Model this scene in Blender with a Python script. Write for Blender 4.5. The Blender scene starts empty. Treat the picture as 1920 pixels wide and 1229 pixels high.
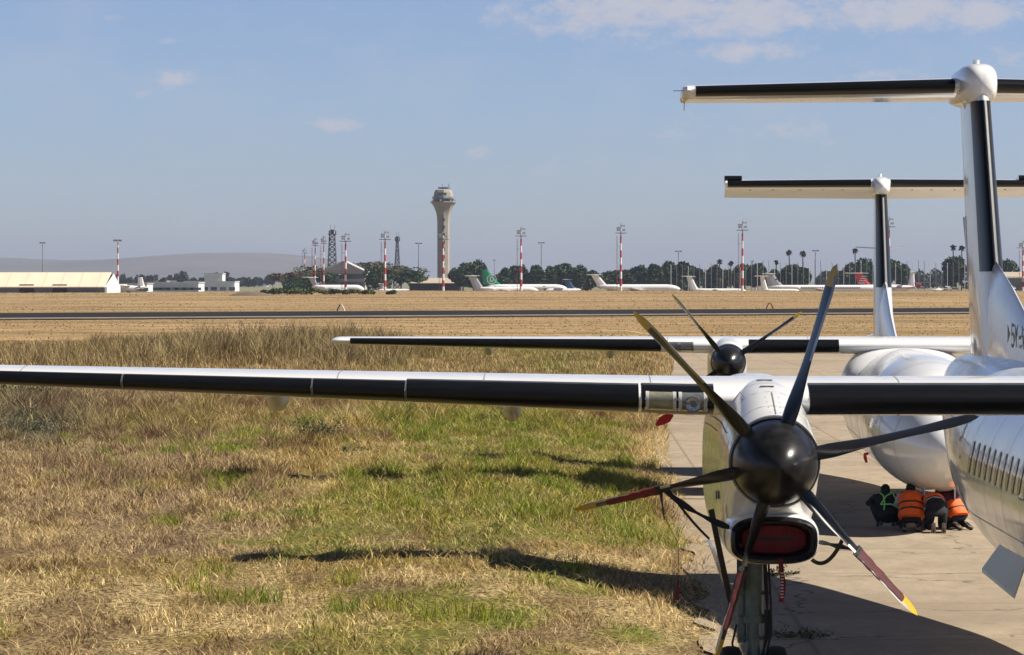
import bpy, bmesh, math, random
import numpy as np
from math import sin, cos, pi, radians, sqrt, atan2
from mathutils import Vector, Matrix
random.seed(7); RNG = np.random.default_rng(11)
S = bpy.context.scene
COL = bpy.context.collection
F = 6000.0; CAMZ = 4.9; YAW = radians(1.031); PIT = radians(0.826)

# ------------------------------------------------------------------ camera
cam = bpy.data.cameras.new('camera'); camo = bpy.data.objects.new('camera', cam); COL.objects.link(camo)
cam.sensor_width = 36; cam.lens = F/1920*36; cam.clip_end = 60000; cam.clip_start = .5
camo.location = (0, 0, CAMZ); camo.rotation_euler = (pi/2-PIT, 0, YAW); S.camera = camo
CR = (Matrix.Rotation(YAW, 3, 'Z') @ Matrix.Rotation(pi/2-PIT, 3, 'X'))
def W(px, py, D):
    """point of the photograph's ray (1920 px wide) at depth D along +Y"""
    d = CR @ Vector(((px-960)/F, -(py-614.5)/F, -1)); s = D/d.y
    return Vector((d.x*s, D, CAMZ+d.z*s))
def pxof(X, Y, Z=0):
    return 1068+X/Y*F, 528+(CAMZ-Z)/Y*F

# ------------------------------------------------------------------ tagging
def tag(o, label=None, cat=None, group=None, kind=None):
    if label: o['label'] = label
    if cat: o['category'] = cat
    if group: o['group'] = group
    if kind: o['kind'] = kind
    return o
def thing(name, loc, label, cat, group=None, rz=0):
    o = bpy.data.objects.new(name, None); COL.objects.link(o); o.empty_display_size = .2
    o.location = loc; o.rotation_euler = (0, 0, rz)
    return tag(o, label, cat, group)

# ------------------------------------------------------------------ materials
MATS = {}
def mat(name, col, rough=.5, metal=0, var=0, vscale=3, bump=0, bscale=20, col2=None, coat=0, spec=.5, attr=None, stretch=None, trans=0):
    if name in MATS: return MATS[name]
    m = bpy.data.materials.new(name); m.use_nodes = True; nt = m.node_tree; N = nt.nodes; L = nt.links
    b = N['Principled BSDF']; b.inputs['Roughness'].default_value = rough; b.inputs['Metallic'].default_value = metal
    b.inputs['Specular IOR Level'].default_value = spec
    if coat: b.inputs['Coat Weight'].default_value = coat; b.inputs['Coat Roughness'].default_value = .08
    c = (*col, 1)
    b.inputs['Base Color'].default_value = c
    tc = N.new('ShaderNodeTexCoord'); src = tc.outputs['Object']
    if stretch:
        mp = N.new('ShaderNodeMapping'); mp.inputs['Scale'].default_value = stretch; L.new(src, mp.inputs['Vector']); src = mp.outputs[0]
    if var or col2:
        n = N.new('ShaderNodeTexNoise'); n.inputs['Scale'].default_value = vscale; n.inputs['Detail'].default_value = 6; n.inputs['Roughness'].default_value = .65
        L.new(src, n.inputs['Vector'])
        r = N.new('ShaderNodeValToRGB'); r.color_ramp.elements[0].position = .35; r.color_ramp.elements[1].position = .68
        r.color_ramp.elements[0].color = (*(col2 if col2 else [x*(1-var) for x in col]), 1); r.color_ramp.elements[1].color = c
        L.new(n.outputs['Fac'], r.inputs[0]); L.new(r.outputs[0], b.inputs['Base Color'])
    if attr:
        a = N.new('ShaderNodeAttribute'); a.attribute_name = attr; L.new(a.outputs['Color'], b.inputs['Base Color'])
    if bump:
        n2 = N.new('ShaderNodeTexNoise'); n2.inputs['Scale'].default_value = bscale; n2.inputs['Detail'].default_value = 5
        L.new(src, n2.inputs['Vector'])
        bp = N.new('ShaderNodeBump'); bp.inputs['Strength'].default_value = bump; bp.inputs['Distance'].default_value = .05
        L.new(n2.outputs['Fac'], bp.inputs['Height']); L.new(bp.outputs[0], b.inputs['Normal'])
    if trans:
        t = N.new('ShaderNodeBsdfTranslucent'); mx = N.new('ShaderNodeMixShader'); mx.inputs[0].default_value = trans
        if attr: L.new(a.outputs['Color'], t.inputs[0])
        else: t.inputs[0].default_value = c
        L.new(b.outputs[0], mx.inputs[1]); L.new(t.outputs[0], mx.inputs[2]); L.new(mx.outputs[0], N['Material Output'].inputs['Surface'])
    MATS[name] = m; return m
def paint(name, col, dirt=(.55, .5, .42), amt=.35, rough=.22, scale=1.3):
    """gloss aircraft paint with rain streaks and grime"""
    m = bpy.data.materials.new(name); m.use_nodes = True; nt = m.node_tree; N = nt.nodes; L = nt.links
    b = N['Principled BSDF']; b.inputs['Roughness'].default_value = rough
    b.inputs['Coat Weight'].default_value = .4; b.inputs['Coat Roughness'].default_value = .06
    tc = N.new('ShaderNodeTexCoord')
    def noise(sc, stretch, lo, hi):
        mp = N.new('ShaderNodeMapping'); mp.inputs['Scale'].default_value = stretch; L.new(tc.outputs['Object'], mp.inputs['Vector'])
        n = N.new('ShaderNodeTexNoise'); n.inputs['Scale'].default_value = sc; n.inputs['Detail'].default_value = 7; n.inputs['Roughness'].default_value = .7
        L.new(mp.outputs[0], n.inputs['Vector'])
        r = N.new('ShaderNodeMapRange'); r.inputs['From Min'].default_value = lo; r.inputs['From Max'].default_value = hi
        L.new(n.outputs['Fac'], r.inputs['Value']); return r.outputs[0]
    a = noise(scale, (1, 1, 1), .45, .8); s = noise(scale*6, (1, 1, .12), .5, .85)
    mx = N.new('ShaderNodeMath'); mx.operation = 'MAXIMUM'; L.new(a, mx.inputs[0]); L.new(s, mx.inputs[1])
    ml = N.new('ShaderNodeMath'); ml.operation = 'MULTIPLY'; L.new(mx.outputs[0], ml.inputs[0]); ml.inputs[1].default_value = amt
    mc = N.new('ShaderNodeMix'); mc.data_type = 'RGBA'; L.new(ml.outputs[0], mc.inputs[0])
    mc.inputs[6].default_value = (*col, 1); mc.inputs[7].default_value = (*dirt, 1); L.new(mc.outputs[2], b.inputs['Base Color'])
    rr = N.new('ShaderNodeMath'); rr.operation = 'MULTIPLY_ADD'; L.new(mx.outputs[0], rr.inputs[0]); rr.inputs[1].default_value = .25; rr.inputs[2].default_value = rough
    L.new(rr.outputs[0], b.inputs['Roughness'])
    n2 = N.new('ShaderNodeTexNoise'); n2.inputs['Scale'].default_value = 1.6; L.new(tc.outputs['Object'], n2.inputs['Vector'])
    bp = N.new('ShaderNodeBump'); bp.inputs['Strength'].default_value = .12; bp.inputs['Distance'].default_value = .03
    L.new(n2.outputs['Fac'], bp.inputs['Height']); L.new(bp.outputs[0], b.inputs['Normal']); L.new(bp.outputs[0], b.inputs['Coat Normal'])
    MATS[name] = m; return m

# ------------------------------------------------------------------ mesh builder
class MB:
    def __init__(s): s.v = []; s.f = []; s.m = []
    def add(s, vs, fs, mi=0):
        o = len(s.v); s.v += [tuple(v) for v in vs]; s.f += [tuple(i+o for i in f) for f in fs]; s.m += [mi]*len(fs); return s
    def box(s, c, d, mi=0, rot=None):
        hx, hy, hz = d[0]/2, d[1]/2, d[2]/2
        vs = [Vector((x, y, z)) for x in (-hx, hx) for y in (-hy, hy) for z in (-hz, hz)]
        if rot is not None: vs = [rot @ v for v in vs]
        c = Vector(c)
        return s.add([v+c for v in vs], [(0, 1, 3, 2), (4, 6, 7, 5), (0, 4, 5, 1), (2, 3, 7, 6), (0, 2, 6, 4), (1, 5, 7, 3)], mi)
    def loft(s, rings, mi=0, caps=True, closed=True, mis=None):
        n = len(rings[0]); vs = [p for r in rings for p in r]; o = len(s.v)
        s.v += [tuple(v) for v in vs]
        for i in range(len(rings)-1):
            for j in range(n if closed else n-1):
                k = (j+1) % n
                s.f.append((o+i*n+j, o+i*n+k, o+(i+1)*n+k, o+(i+1)*n+j)); s.m.append(mis[i] if mis else mi)
        if caps and closed:
            s.f.append(tuple(o+j for j in range(n))[::-1]); s.m.append(mis[0] if mis else mi)
            e = o+(len(rings)-1)*n
            s.f.append(tuple(e+j for j in range(n))); s.m.append(mis[-1] if mis else mi)
        return s
    def tube(s, pts, r, n=8, mi=0, mis=None):
        pts = [Vector(p) for p in pts]; rings = []
        rs = r if isinstance(r, (list, tuple)) else [r]*len(pts)
        for i, p in enumerate(pts):
            t = (pts[min(i+1, len(pts)-1)]-pts[max(i-1, 0)]).normalized()
            a = t.cross(Vector((0, 0, 1)) if abs(t.z) < .9 else Vector((1, 0, 0))).normalized(); b = t.cross(a)
            rings.append([p+(a*cos(2*pi*k/n)+b*sin(2*pi*k/n))*rs[i] for k in range(n)])
        return s.loft(rings, mi, mis=mis)
    def ribbon(s, pts, w, nrm, th=.004, mi=0):
        pts = [Vector(p) for p in pts]; nrm = Vector(nrm).normalized(); rings = []
        ws = w if isinstance(w, (list, tuple)) else [w]*len(pts)
        for i, p in enumerate(pts):
            t = (pts[min(i+1, len(pts)-1)]-pts[max(i-1, 0)]).normalized()
            a = t.cross(nrm).normalized()*ws[i]/2; b = nrm*th/2
            rings.append([p-a-b, p+a-b, p+a+b, p-a+b])
        return s.loft(rings, mi)
    def build(s, name, m, parent=None, smooth=True, angle=38, loc=None):
        me = bpy.data.meshes.new(name); me.from_pydata(s.v, [], s.f)
        ms = m if isinstance(m, (list, tuple)) else [m]
        for x in ms: me.materials.append(x)
        me.polygons.foreach_set('material_index', s.m)
        bm = bmesh.new(); bm.from_mesh(me); bmesh.ops.recalc_face_normals(bm, faces=bm.faces); bm.to_mesh(me); bm.free()
        if smooth:
            me.polygons.foreach_set('use_smooth', [True]*len(me.polygons)); me.set_sharp_from_angle(angle=radians(angle))
        o = bpy.data.objects.new(name, me); COL.objects.link(o)
        if parent: o.parent = parent
        if loc is not None: o.location = loc
        return o
def lerp(a, b, t): return a+(b-a)*t
def interp(st, x):
    """st: list of tuples sorted by first value; smooth-less linear interpolation of the rest"""
    if x <= st[0][0]: return st[0][1:]
    for a, b in zip(st, st[1:]):
        if x <= b[0]:
            t = (x-a[0])/(b[0]-a[0]); return tuple(lerp(p, q, t) for p, q in zip(a[1:], b[1:]))
    return st[-1][1:]
def pinterp(st, x):
    """monotone-ish catmull interpolation of tuples"""
    xs = [s[0] for s in st]
    if x <= xs[0]: return st[0][1:]
    if x >= xs[-1]: return st[-1][1:]
    i = max(k for k in range(len(xs)-1) if xs[k] <= x)
    h = xs[i+1]-xs[i]; t = (x-xs[i])/h; out = []
    for c in range(1, len(st[0])):
        y0, y1 = st[i][c], st[i+1][c]; d = (y1-y0)/h
        dm = (y0-st[i-1][c])/(xs[i]-xs[i-1]) if i > 0 else d
        dn = (st[i+2][c]-y1)/(xs[i+2]-xs[i+1]) if i+2 < len(st) else d
        m0 = 0 if dm*d <= 0 else 2*dm*d/(dm+d); m1 = 0 if dn*d <= 0 else 2*dn*d/(dn+d)
        if i == 0: m0 = d*1.5 if dn*d > 0 else d
        t2 = t*t; t3 = t2*t
        out.append((2*t3-3*t2+1)*y0+(t3-2*t2+t)*h*m0+(-2*t3+3*t2)*y1+(t3-t2)*h*m1)
    return tuple(out)

# ------------------------------------------------------------------ airfoil surfaces
def foil(u, t, cam=.02):
    x = min(u*u, 1); yt = 5*t*(.2969*sqrt(x)-.126*x-.3516*x*x+.2843*x**3-.1036*x**4)
    c = cam*4*x*(1-x)*.7
    return x, (yt if u < 0 else -yt)+c
def wsec(st, s, us, off=0, vert=False, camb=.02):
    """section at span s. st rows: (span, leY, z, chord, t, incidence deg, droop deg behind 70 %)"""
    ly, z, ch, t, inc, dr = interp(st, abs(s)); out = []
    for i, u in enumerate(us):
        x, y = foil(u, t, camb)
        if off:
            e = 1e-3; x1, y1 = foil(u+e, t, camb); x0, y0 = foil(u-e, t, camb)
            dx, dy = x1-x0, y1-y0; l = sqrt(dx*dx+dy*dy) or 1
            o_ = off if 0 < i < len(us)-1 else -.002
            x += dy/l*o_/ch; y -= dx/l*o_/ch
        if dr and x > .7: y -= (x-.7)*math.tan(radians(dr))
        X, Z = x*ch, y*ch; a = radians(inc)
        out.append(Vector((z+Z, ly+X, s)) if vert else Vector((s, ly+X, z+Z-X*sin(a))))
    return out
def us_full(n=14):
    return [-(1-i/n) for i in range(n)]+[i/n for i in range(n+1)]
def us_rng(cu, cl, n=12):
    a, b = -sqrt(cu), sqrt(cl); return [a+(b-a)*i/n for i in range(n+1)]
def spans(a, b, n): return [a+(b-a)*i/n for i in range(n+1)]
HAZE=7e-5; SKY_SAT=.95; SKY_VAL=1; SKY_TINT=(.525,.555,.70,1); CLOUD=(3.6,3.6,4.05,1); SKY_STR=.1; EXPO=.66
# ------------------------------------------------------------------ paints
WHITE = paint('aircraft_white_paint', (.8, .8, .79), (.55, .5, .42), .2, .12)
WHITE2 = paint('nacelle_white_paint', (.78, .78, .76), (.5, .45, .36), .2, .1, 2)
BOOT = mat('deicing_rubber', (.006, .0065, .008), .36, var=.5, vscale=4, stretch=(1, 8, 8), spec=.3)
BOOTG = mat('grey_boot_rubber', (.07, .075, .085), .4, var=.4, vscale=5, spec=.4)
BLACK = mat('black_composite', (.013, .013, .014), .3, var=.4, vscale=5, spec=.5)
SPIN = mat('spinner_dusty_black', (.026, .024, .023), .28, col2=(.007, .0068, .0065), vscale=5, stretch=(1, 1, 1), spec=.3)
GREYB = mat('blade_grey', (.13, .125, .12), .5, var=.5, vscale=14)
YEL = mat('blade_tip_yellow', (.55, .37, .015), .45, var=.2, vscale=10)
STEEL = mat('edge_strip_steel', (.5, .49, .47), .35, .7, var=.3, vscale=10)
REDC = mat('red_canvas', (.17, .013, .022), .7, var=.4, vscale=9, bump=.4, bscale=8)
STRAP = mat('black_webbing', (.02, .02, .022), .7)
SEAL = mat('seam_sealant', (.12, .115, .1), .6)
LINE = mat('panel_gap', (.16, .16, .16), .6)
LINEF = mat('panel_gap_faint', (.27, .27, .26), .6)
GLASS = mat('cabin_glass', (.035, .04, .045), .08, spec=.8); CABP = mat('cabin_pane', (.34, .32, .29), .08, col2=(.22, .21, .2), vscale=2, spec=.8)  # pale cabin pane colour stands in for ground reflected in the glass
LENS = mat('yellowed_lens', (.3, .29, .2), .15, col2=(.17, .17, .13), vscale=9, coat=.6)
LENS2 = mat('clear_lens', (.16, .17, .17), .12, var=.3, vscale=9, coat=.6)
LAMPG = mat('lamp_glass', (.32, .33, .34), .08, .6, var=.4, vscale=12)
OLEO = mat('gear_green_paint', (.14, .19, .17), .4, var=.35, vscale=8)
TYRE = mat('tyre_rubber', (.015, .015, .016), .8, bump=.3)
HUBM = mat('wheel_metal', (.35, .35, .35), .4, .6)
GREYP = mat('grey_panel', (.58, .65, .72), .5)
MARK = mat('dark_marking', (.03, .035, .04), .4)
MARKG = mat('grey_blue_marking', (.2, .23, .28), .4)

def circ_ring(y, zc, rx, rz, n=48, xc=0):
    return [Vector((xc+rx*sin(2*pi*k/n), y, zc+rz*cos(2*pi*k/n))) for k in range(n)]
def fus_pt(st, y, th, off=0, xc=0):
    zc, rx, rz = pinterp(st, y); return Vector((xc+(rx+off)*sin(th), y, zc+(rz+off)*cos(th)))
STROKES = {'5': [[(1, 1), (.1, 1), (.05, .56), (.65, .6), (.98, .4), (.95, .12), (.6, 0), (0, .05)]],
           'Y': [[(0, 1), (.5, .5), (1, 1)], [(.5, .5), (.5, 0)]],
           '-': [[(.1, .45), (.9, .45)]],
           'V': [[(0, 1), (.5, 0), (1, 1)]],
           'D': [[(.1, 0), (.1, 1), (.6, .95), (.95, .65), (.95, .35), (.6, .05), (.1, 0)]]}
def write(mb, text, o, du, dv, cw, ch, th, nrm, gap=.3, mi=0):
    """letters as thin raised strokes; o origin, du/dv unit vectors"""
    x = 0; du = Vector(du); dv = Vector(dv); o = Vector(o)
    for c in text:
        for st in STROKES[c]:
            mb.ribbon([o+du*(x+p[0]*cw)+dv*(p[1]*ch) for p in st], th, nrm, .006, mi)
        x += cw*(1+gap)

YF = -1
def blade_mesh(R, r0, scale=1.0, hand=1):
    """propeller blade along +Z, feathered; disk plane is XZ, flight direction -Y"""
    st = [(r0, .15, 55, .9, 0), (r0+.12, .20, 57, .5, .0), (r0+.3, .245, 61, .26, .01), (R*.5, .23, 73, .12, .02), (R*.68, .25, 76, .08, .02),
          (R*.84, .27, 73, .07, .0), (R*.93, .23, 71, .06, -.04), (R*.98, .13, 70, .06, -.1), (R, .03, 80, .06, -.12)]
    zs = [r0+(R-r0)*k/30 for k in range(29)]+[R*.985, R*.995, R]
    rings = []; mis = []; strip = []
    for z in zs:
        c, th, t, sw = pinterp(st, z); c *= scale; a = radians(th)*hand; ring = []
        for k in range(16):
            p = 2*pi*k/16; u = cos(p); w = sin(p)*t*(1 if u > 0 else 1)*.5
            x = (u*.5+sw*1.5)*c/scale*scale; y = w*c*(1-.25*u)
            ring.append(Vector((x*cos(a)-y*sin(a), -(x*sin(a)+y*cos(a)), z)))
        rings.append(ring); mis.append(1 if z > R*.905 else 0)
        if R*.5 < z < R*.97:
            x = (.5+sw*1.5)*c+.002; strip.append((Vector((x*cos(a), -x*sin(a), z)), Vector((cos(a), -sin(a), 0)), Vector((-sin(a), -cos(a), 0))))
    b = MB().loft(rings, mis=[0]*(len(mis)-1)+[0])
    nfq = 16
    for i in range(len(rings)-1):
        if mis[i+1]:
            for j in range(16):
                if YF < 0 or j//8 == YF: b.m[i*16+j] = 1
    s = MB(); rr = []
    for p, e, n in strip: rr.append([p-e*.035+n*.013, p+e*.002, p-e*.035-n*.013, p-e*.02])
    s.loft(rr)
    return b, s, st

def wheel_parts(parent, c, r, w, nm='wheel'):
    prof = [(-w*.5, r*.55), (-w*.5, r*.82), (-w*.38, r*.96), (-w*.15, r), (w*.15, r), (w*.38, r*.96), (w*.5, r*.82), (w*.5, r*.55)]
    m = MB(); n = 28
    m.loft([[Vector((x, q*cos(2*pi*k/n), q*sin(2*pi*k/n)))+Vector(c) for k in range(n)] for x, q in prof])
    o = m.build(nm, TYRE, parent)
    return o

def turboprop(cfg):
    root = thing('turboprop_airliner', cfg['loc'], cfg['label'], 'airliner', 'parked high wing turboprop airliners', cfg.get('rz', 0))
    fs = cfg['fus']; near = cfg['near']
    # fuselage
    y0, y1 = fs[0][0], fs[-1][0]; m = MB(); n = 110
    ys = [y0+(y1-y0)*(k/n) for k in range(n+1)]; ys = sorted(set(ys+[y0+.02, y0+.06, y0+.12, y0+.2]))
    m.loft([circ_ring(y, *pinterp(fs, y), n=64) for y in ys])
    def seam_ring(y, a, b, w=.012, mi=2, nn=24):
        th = [a+(b-a)*k/nn for k in range(nn+1)]
        m.loft([[fus_pt(fs, y-w/2, t, .003), fus_pt(fs, y+w/2, t, .003)] for t in th], mi, caps=False, closed=False)
    for y in cfg['seams']: seam_ring(y, 0, 2*pi, nn=64)
    for th in (radians(248), radians(112)):
        for a, b in ((y0+3.5, y1-9),):
            m.loft([[fus_pt(fs, y, th-.004, .003), fus_pt(fs, y, th+.004, .003)] for y in spans(a, b, 60)], 2, caps=False, closed=False)
    fus = m.build('fuselage', [WHITE, MARK, LINEF], root, angle=50)
    # cabin windows, both sides
    def patch(mb, yc, thc, w, h, off, sq=2.6, mi=0, n=20):
        R = fs_r = pinterp(fs, yc)[1]; pts = []
        for k in range(n):
            a = 2*pi*k/n; ca, sa = cos(a), sin(a)
            x = math.copysign(abs(ca)**(2/sq), ca)*w/2; z = math.copysign(abs(sa)**(2/sq), sa)*h/2
            pts.append(fus_pt(fs, yc+x, thc+(z/R)*(1 if thc > pi else -1), off))
        c = fus_pt(fs, yc, thc, off+.002); mb.add([c]+pts, [(0, 1+k, 1+(k+1) % n) for k in range(n)], mi)
        return pts
    for side in (1, -1):
        for k in range(cfg['nwin']):
            yc = cfg['win0']-k*cfg['wpitch']; th = pi*1.5+.19 if side == 1 else pi*.5-.19
            f = MB(); patch(f, yc, th, .275, .43, .004); fr = f.build('window_frame', MATS['frame_dark'], root)
            g = MB(); patch(g, yc, th, .235, .385, .009); g.build('pane', CABP, fr)
    # doors: outlines let into the skin
    for side in (1, -1):
        for yc, w, h, dz in cfg['doors']:
            th = pi*1.5+.02+dz if side == 1 else pi*.5-.02-dz
            d = MB(); patch(d, yc, th, w+.05, h+.05, .002, 7, 0, 28); patch(d, yc, th, w, h, .006, 7, 1, 28); 
            dd = d.build('cabin_door', [LINE, WHITE], root)
            g = MB(); patch(g, yc, th+.25*(1 if side == 1 else -1), .22, .32, .012); g.build('pane', GLASS, dd)
    # windshield
    ws = MB()
    for a0, a1 in ((-50, -27), (-25, -1), (1, 25), (27, 50)):
        q = [fus_pt(fs, y, radians(a), .006) for y, a in ((cfg['ws'][0], a0), (cfg['ws'][0], a1), (cfg['ws'][1], a1), (cfg['ws'][1], a0))]
        g = [[fus_pt(fs, lerp(cfg['ws'][0], cfg['ws'][1], i/6), radians(lerp(a0, a1, j/6)), .006) for j in range(7)] for i in range(7)]
        ws.loft(g, 0, caps=False, closed=False)
    ws.build('windshield', GLASS, root)
    # ---------------- wing
    wst = cfg['wing']; tip = wst[-1][0]; m = MB(); us = us_full(16)
    sp = [-tip+.0]+[-x for x in cfg['wsp'][::-1]]+cfg['wsp']+[tip]
    sp = sorted(set(sp))
    rings = [wsec(wst, s, us) for s in sp]
    def tipring(s, e, k):
        r = wsec(wst, s, us); c = sum(r, Vector())/len(r); return [Vector((s+e, c.y+(p.y-c.y)*(1-.25*k*k), c.z+(p.z-c.z)*sqrt(max(1-k*k, .0)))) for p in r]
    rings = [tipring(-tip, -.22*k, k) for k in (.98, .9, .7, .4)]+rings+[tipring(tip, .22*k, k) for k in (.4, .7, .9, .98)]
    m.loft(rings)
    for s_ in cfg['wseams']:
        for sg in (1, -1):
            m.loft([[a, b] for a, b in zip(wsec(wst, sg*s_-.006, us, .003), wsec(wst, sg*s_+.006, us, .003))], 1, caps=False, closed=False)
    # flap / aileron hinge line on the upper skin
    for sg in (1, -1):
        m.loft([wsec(wst, sg*s_, us_rng(.72, .001)[:1]+[-sqrt(.71)], 0) and [wsec(wst, sg*s_, [-.9, -.852, -.845, -.8], .003)[1], wsec(wst, sg*s_, [-.9, -.852, -.845, -.8], .003)[2]] for s_ in spans(1.5, tip-.4, 20)], 1, caps=False, closed=False)
    wing = m.build('wing', [WHITE, LINEF], root, angle=50)
    for sg in (1, -1):
        for a, b, cu, cl in cfg['boots']:
            bm_ = MB(); s_ = spans(a, b, 6)
            bm_.loft([wsec(wst, sg*x, us_rng(cu, cl), .006) for x in s_], caps=False, closed=False)
            bo = bm_.build('deicing_boot', BOOT, root, angle=60)
            if near:
                b2 = MB(); b2.loft([wsec(wst, sg*x, [-sqrt(cu)*.98, -sqrt(cu)*.84, -sqrt(cu)*.7], .009) for x in s_], caps=False, closed=False)
                b2.build('boot_edge_band', BOOTG, bo)  # lighter grey band along the boot's upper edge
        for x in cfg['seals']:
            s2 = MB(); s2.loft([wsec(wst, sg*(x+d), us_rng(.075, .12), .0075) for d in (-.006, .006)], caps=False, closed=False); s2.build('boot_joint', SEAL, root)
        for (a, b, mt, lamp) in cfg['lights']:
            l = MB(); l.loft([wsec(wst, sg*x, us_rng(.028, .06, 8), .012) for x in (a, b)], caps=False, closed=False)
            lo = l.build('landing_light', mt, root)
            for x in (a-.02, b+.02):
                fr_ = MB(); fr_.loft([wsec(wst, sg*(x+d), us_rng(.03, .065, 8), .014) for d in (-.018, .018)], caps=False, closed=False)
                fr_.build('light_frame', MATS['frame_grey'] if near else LINE, lo)
            if lamp:
                p = wsec(wst, sg*(a+b)/2, [0.06], 0)[0]; r_ = (b-a)*.42; k_ = MB()
                for rr, yy, mi in ((r_, -.012, 0), (r_*.85, -.02, 1), (r_*.5, -.024, 0)):
                    k_.loft([[p+Vector((q*cos(2*pi*i/20), yy-.01*(q == rr*.96), q*sin(2*pi*i/20)*.95)) for i in range(20)] for q in (rr, rr*.96, .002)], mi)
                k_.build('lamp', [LINE, LAMPG], lo)
            if near:
                for x in (a-.035, b+.035):
                    for u in (-.02, .15):
                        bl = MB(); p = wsec(wst, sg*x, [u-.01, u, u+.01], .016)[1]; bl.box(p, (.022, .012, .03)); bl.build('latch', STEEL, lo)
        # flap track fairings
        for x in cfg['tracks']:
            ly, z, ch, t, inc, dr = interp(wst, x); fz = z-.5*t*ch; m = MB()
            m.loft([[Vector((sg*x+rx*cos(2*pi*k/20), y, zc+rz*sin(2*pi*k/20))) for k in range(20)] for y, zc, rx, rz in
                    ((ly+ch*.42, fz+.02, .02, .02), (ly+ch*.46, fz-.02, .06, .06), (ly+ch*.56, fz-.05, .095, .12), (ly+ch*.8, fz-.06, .095, .13), (ly+ch*1.05, fz-.02, .06, .08), (ly+ch*1.2, fz-.01, .015, .02))])
            m.build('flap_track_fairing', MATS['fairing_ground_bounce'], root)  # beige stands in for ground light reflected into the fairings' shade
    # wing/fuselage fairing
    m = MB(); zt = cfg['fair_z']; rings = []
    for y, hw, h in cfg['fairing']:
        rings.append([Vector((hw*math.copysign(abs(cos(a))**.8, cos(a)), y, zt-.9+(h+.9)*abs(sin(a))**.75)) for a in [pi*k/28 for k in range(29)]])
    m.loft(rings, caps=True, closed=False); m.build('wing_root_fairing', WHITE, root, angle=60)
    # ---------------- nacelles
    hx, hz = cfg['hub']; nst = cfg['nac']
    def nac_pt(sg, y, th, off=0):
        top, bot, hw, ex = pinterp(nst, y); zc = (top+bot)/2; h = (top-bot)/2; c, s_ = cos(th), sin(th)
        return Vector((sg*hx+math.copysign(abs(s_)**(2/ex), s_)*(hw+off), y, zc+math.copysign(abs(c)**(2/ex), c)*(h+off)))
    for sg in (-1, 1):
        m = MB(); ys = spans(nst[0][0], nst[-1][0], 70)
        m.loft([[nac_pt(sg, y, 2*pi*k/56) for k in range(56)] for y in ys])
        def nl(pts, w=.012, mi=1):
            for (ya, ta), (yb, tb) in zip(pts, pts[1:]):
                k = 14; P = [nac_pt(sg, lerp(ya, yb, i/k), radians(lerp(ta, tb, i/k)), .004) for i in range(k+1)]; rr = []
                for i, p in enumerate(P):
                    t = (P[min(i+1, k)]-P[max(i-1, 0)]).normalized(); nn = (p-Vector((sg*hx, p.y, hz-.2))).normalized(); a = t.cross(nn).normalized()*w/2
                    rr.append([p-a, p+a])
                m.loft(rr, mi, caps=False, closed=False)
        if near:
            for y in (.55, 1.15): nl([(y, -100), (y, 100)])
            nl([(.2, 2), (1.1, 2)]); nl([(1.15, -26), (2.0, -30)]); nl([(1.15, 30), (2.0, 34)]); nl([(1.6, -28), (1.6, 32)])
            for dy in (.3, .5, .7, .9):
                for s_ in (-4, 8): m.box(nac_pt(sg, dy, radians(s_), .003), (.006, .01, .006), 1)
            m.box(nac_pt(sg, 1.4, 0, .004), (.14, .05, .012), 1); m.box(nac_pt(sg, 1.85, 0, .004), (.16, .04, .012), 1)
            nl([(2.1, -70), (5, -70)]); nl([(2.6, -95), (2.6, -130)]); nl([(.9, -62), (4, -64)])
            m.box(nac_pt(sg, 1.6, radians(-101), .004), (.01, .22, .08), 2); m.box(nac_pt(sg, 1.95, radians(-101), .004), (.01, .14, .08), 1)
        else: nl([(.5, -100), (.5, 100)])
        nac = m.build('engine_nacelle', [WHITE2, LINE, MARK], root, angle=50)
        # exhaust
        m = MB(); e = nac_pt(sg, cfg['exh'][0], radians(180-50*sg), -.1); 
        m.tube([e+Vector((0, 0, -.2)), e+Vector((0, .35, -.05)), e+Vector((0, .7, -.1))], [.13, .13, .12], 16); m.build('exhaust_pipe', MATS['burnt_metal'], nac)
        # air intake: lip ring and duct
        iy, iz, iw, ih = cfg['intake']; m = MB()
        def ir(w, h, y, n=40, ex=3.0):
            return [Vector((sg*hx+math.copysign(abs(cos(2*pi*k/n))**(2/ex), cos(2*pi*k/n))*w/2, y, iz+math.copysign(abs(sin(2*pi*k/n))**(2/ex), sin(2*pi*k/n))*h/2)) for k in range(n)]
        m.loft([ir(iw+.09, ih+.08, iy+.9), ir(iw+.09, ih+.08, iy+.4), ir(iw+.07, ih+.06, iy+.1), ir(iw+.03, ih+.03, iy+.02)], 1, caps=False)
        m.loft([ir(iw+.03, ih+.03, iy+.02), ir(iw, ih, iy-.03), ir(iw-.05, ih-.05, iy-.055), ir(iw-.11, ih-.11, iy-.045), ir(iw-.14, ih-.12, iy+.03), ir(iw-.16, ih-.13, iy+.12), ir(iw-.16, ih-.13, iy+.5)], 0, caps=False)
        m.build('air_intake', [BOOT, WHITE2], root, angle=50)
        # spinner
        R = cfg['spin'][0]; Ls = cfg['spin'][1]; m = MB(); prof = [(.16, R*1.02), (.1, R*1.02), (.095, R*.985)]+[(.09-(Ls+.09)*(k/18), R*((1-(k/18)**1.9)**.6)*.985) for k in range(18)]+[(-Ls+.002, .02), (-Ls, .004)]
        m.loft([[Vector((sg*hx+r*sin(2*pi*k/48), y, hz+r*cos(2*pi*k/48))) for k in range(48)] for y, r in prof])
        m.loft([[Vector((sg*hx+(R+.0)*q*sin(2*pi*k/48), y, hz+R*q*cos(2*pi*k/48))) for k in range(48)] for y, q in ((.15, 1.05), (.19, 1.06), (.3, 1.05))], 1, caps=False)
        sp_ = m.build('spinner', [SPIN if near else BLACK, BLACK], root, angle=60)
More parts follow.
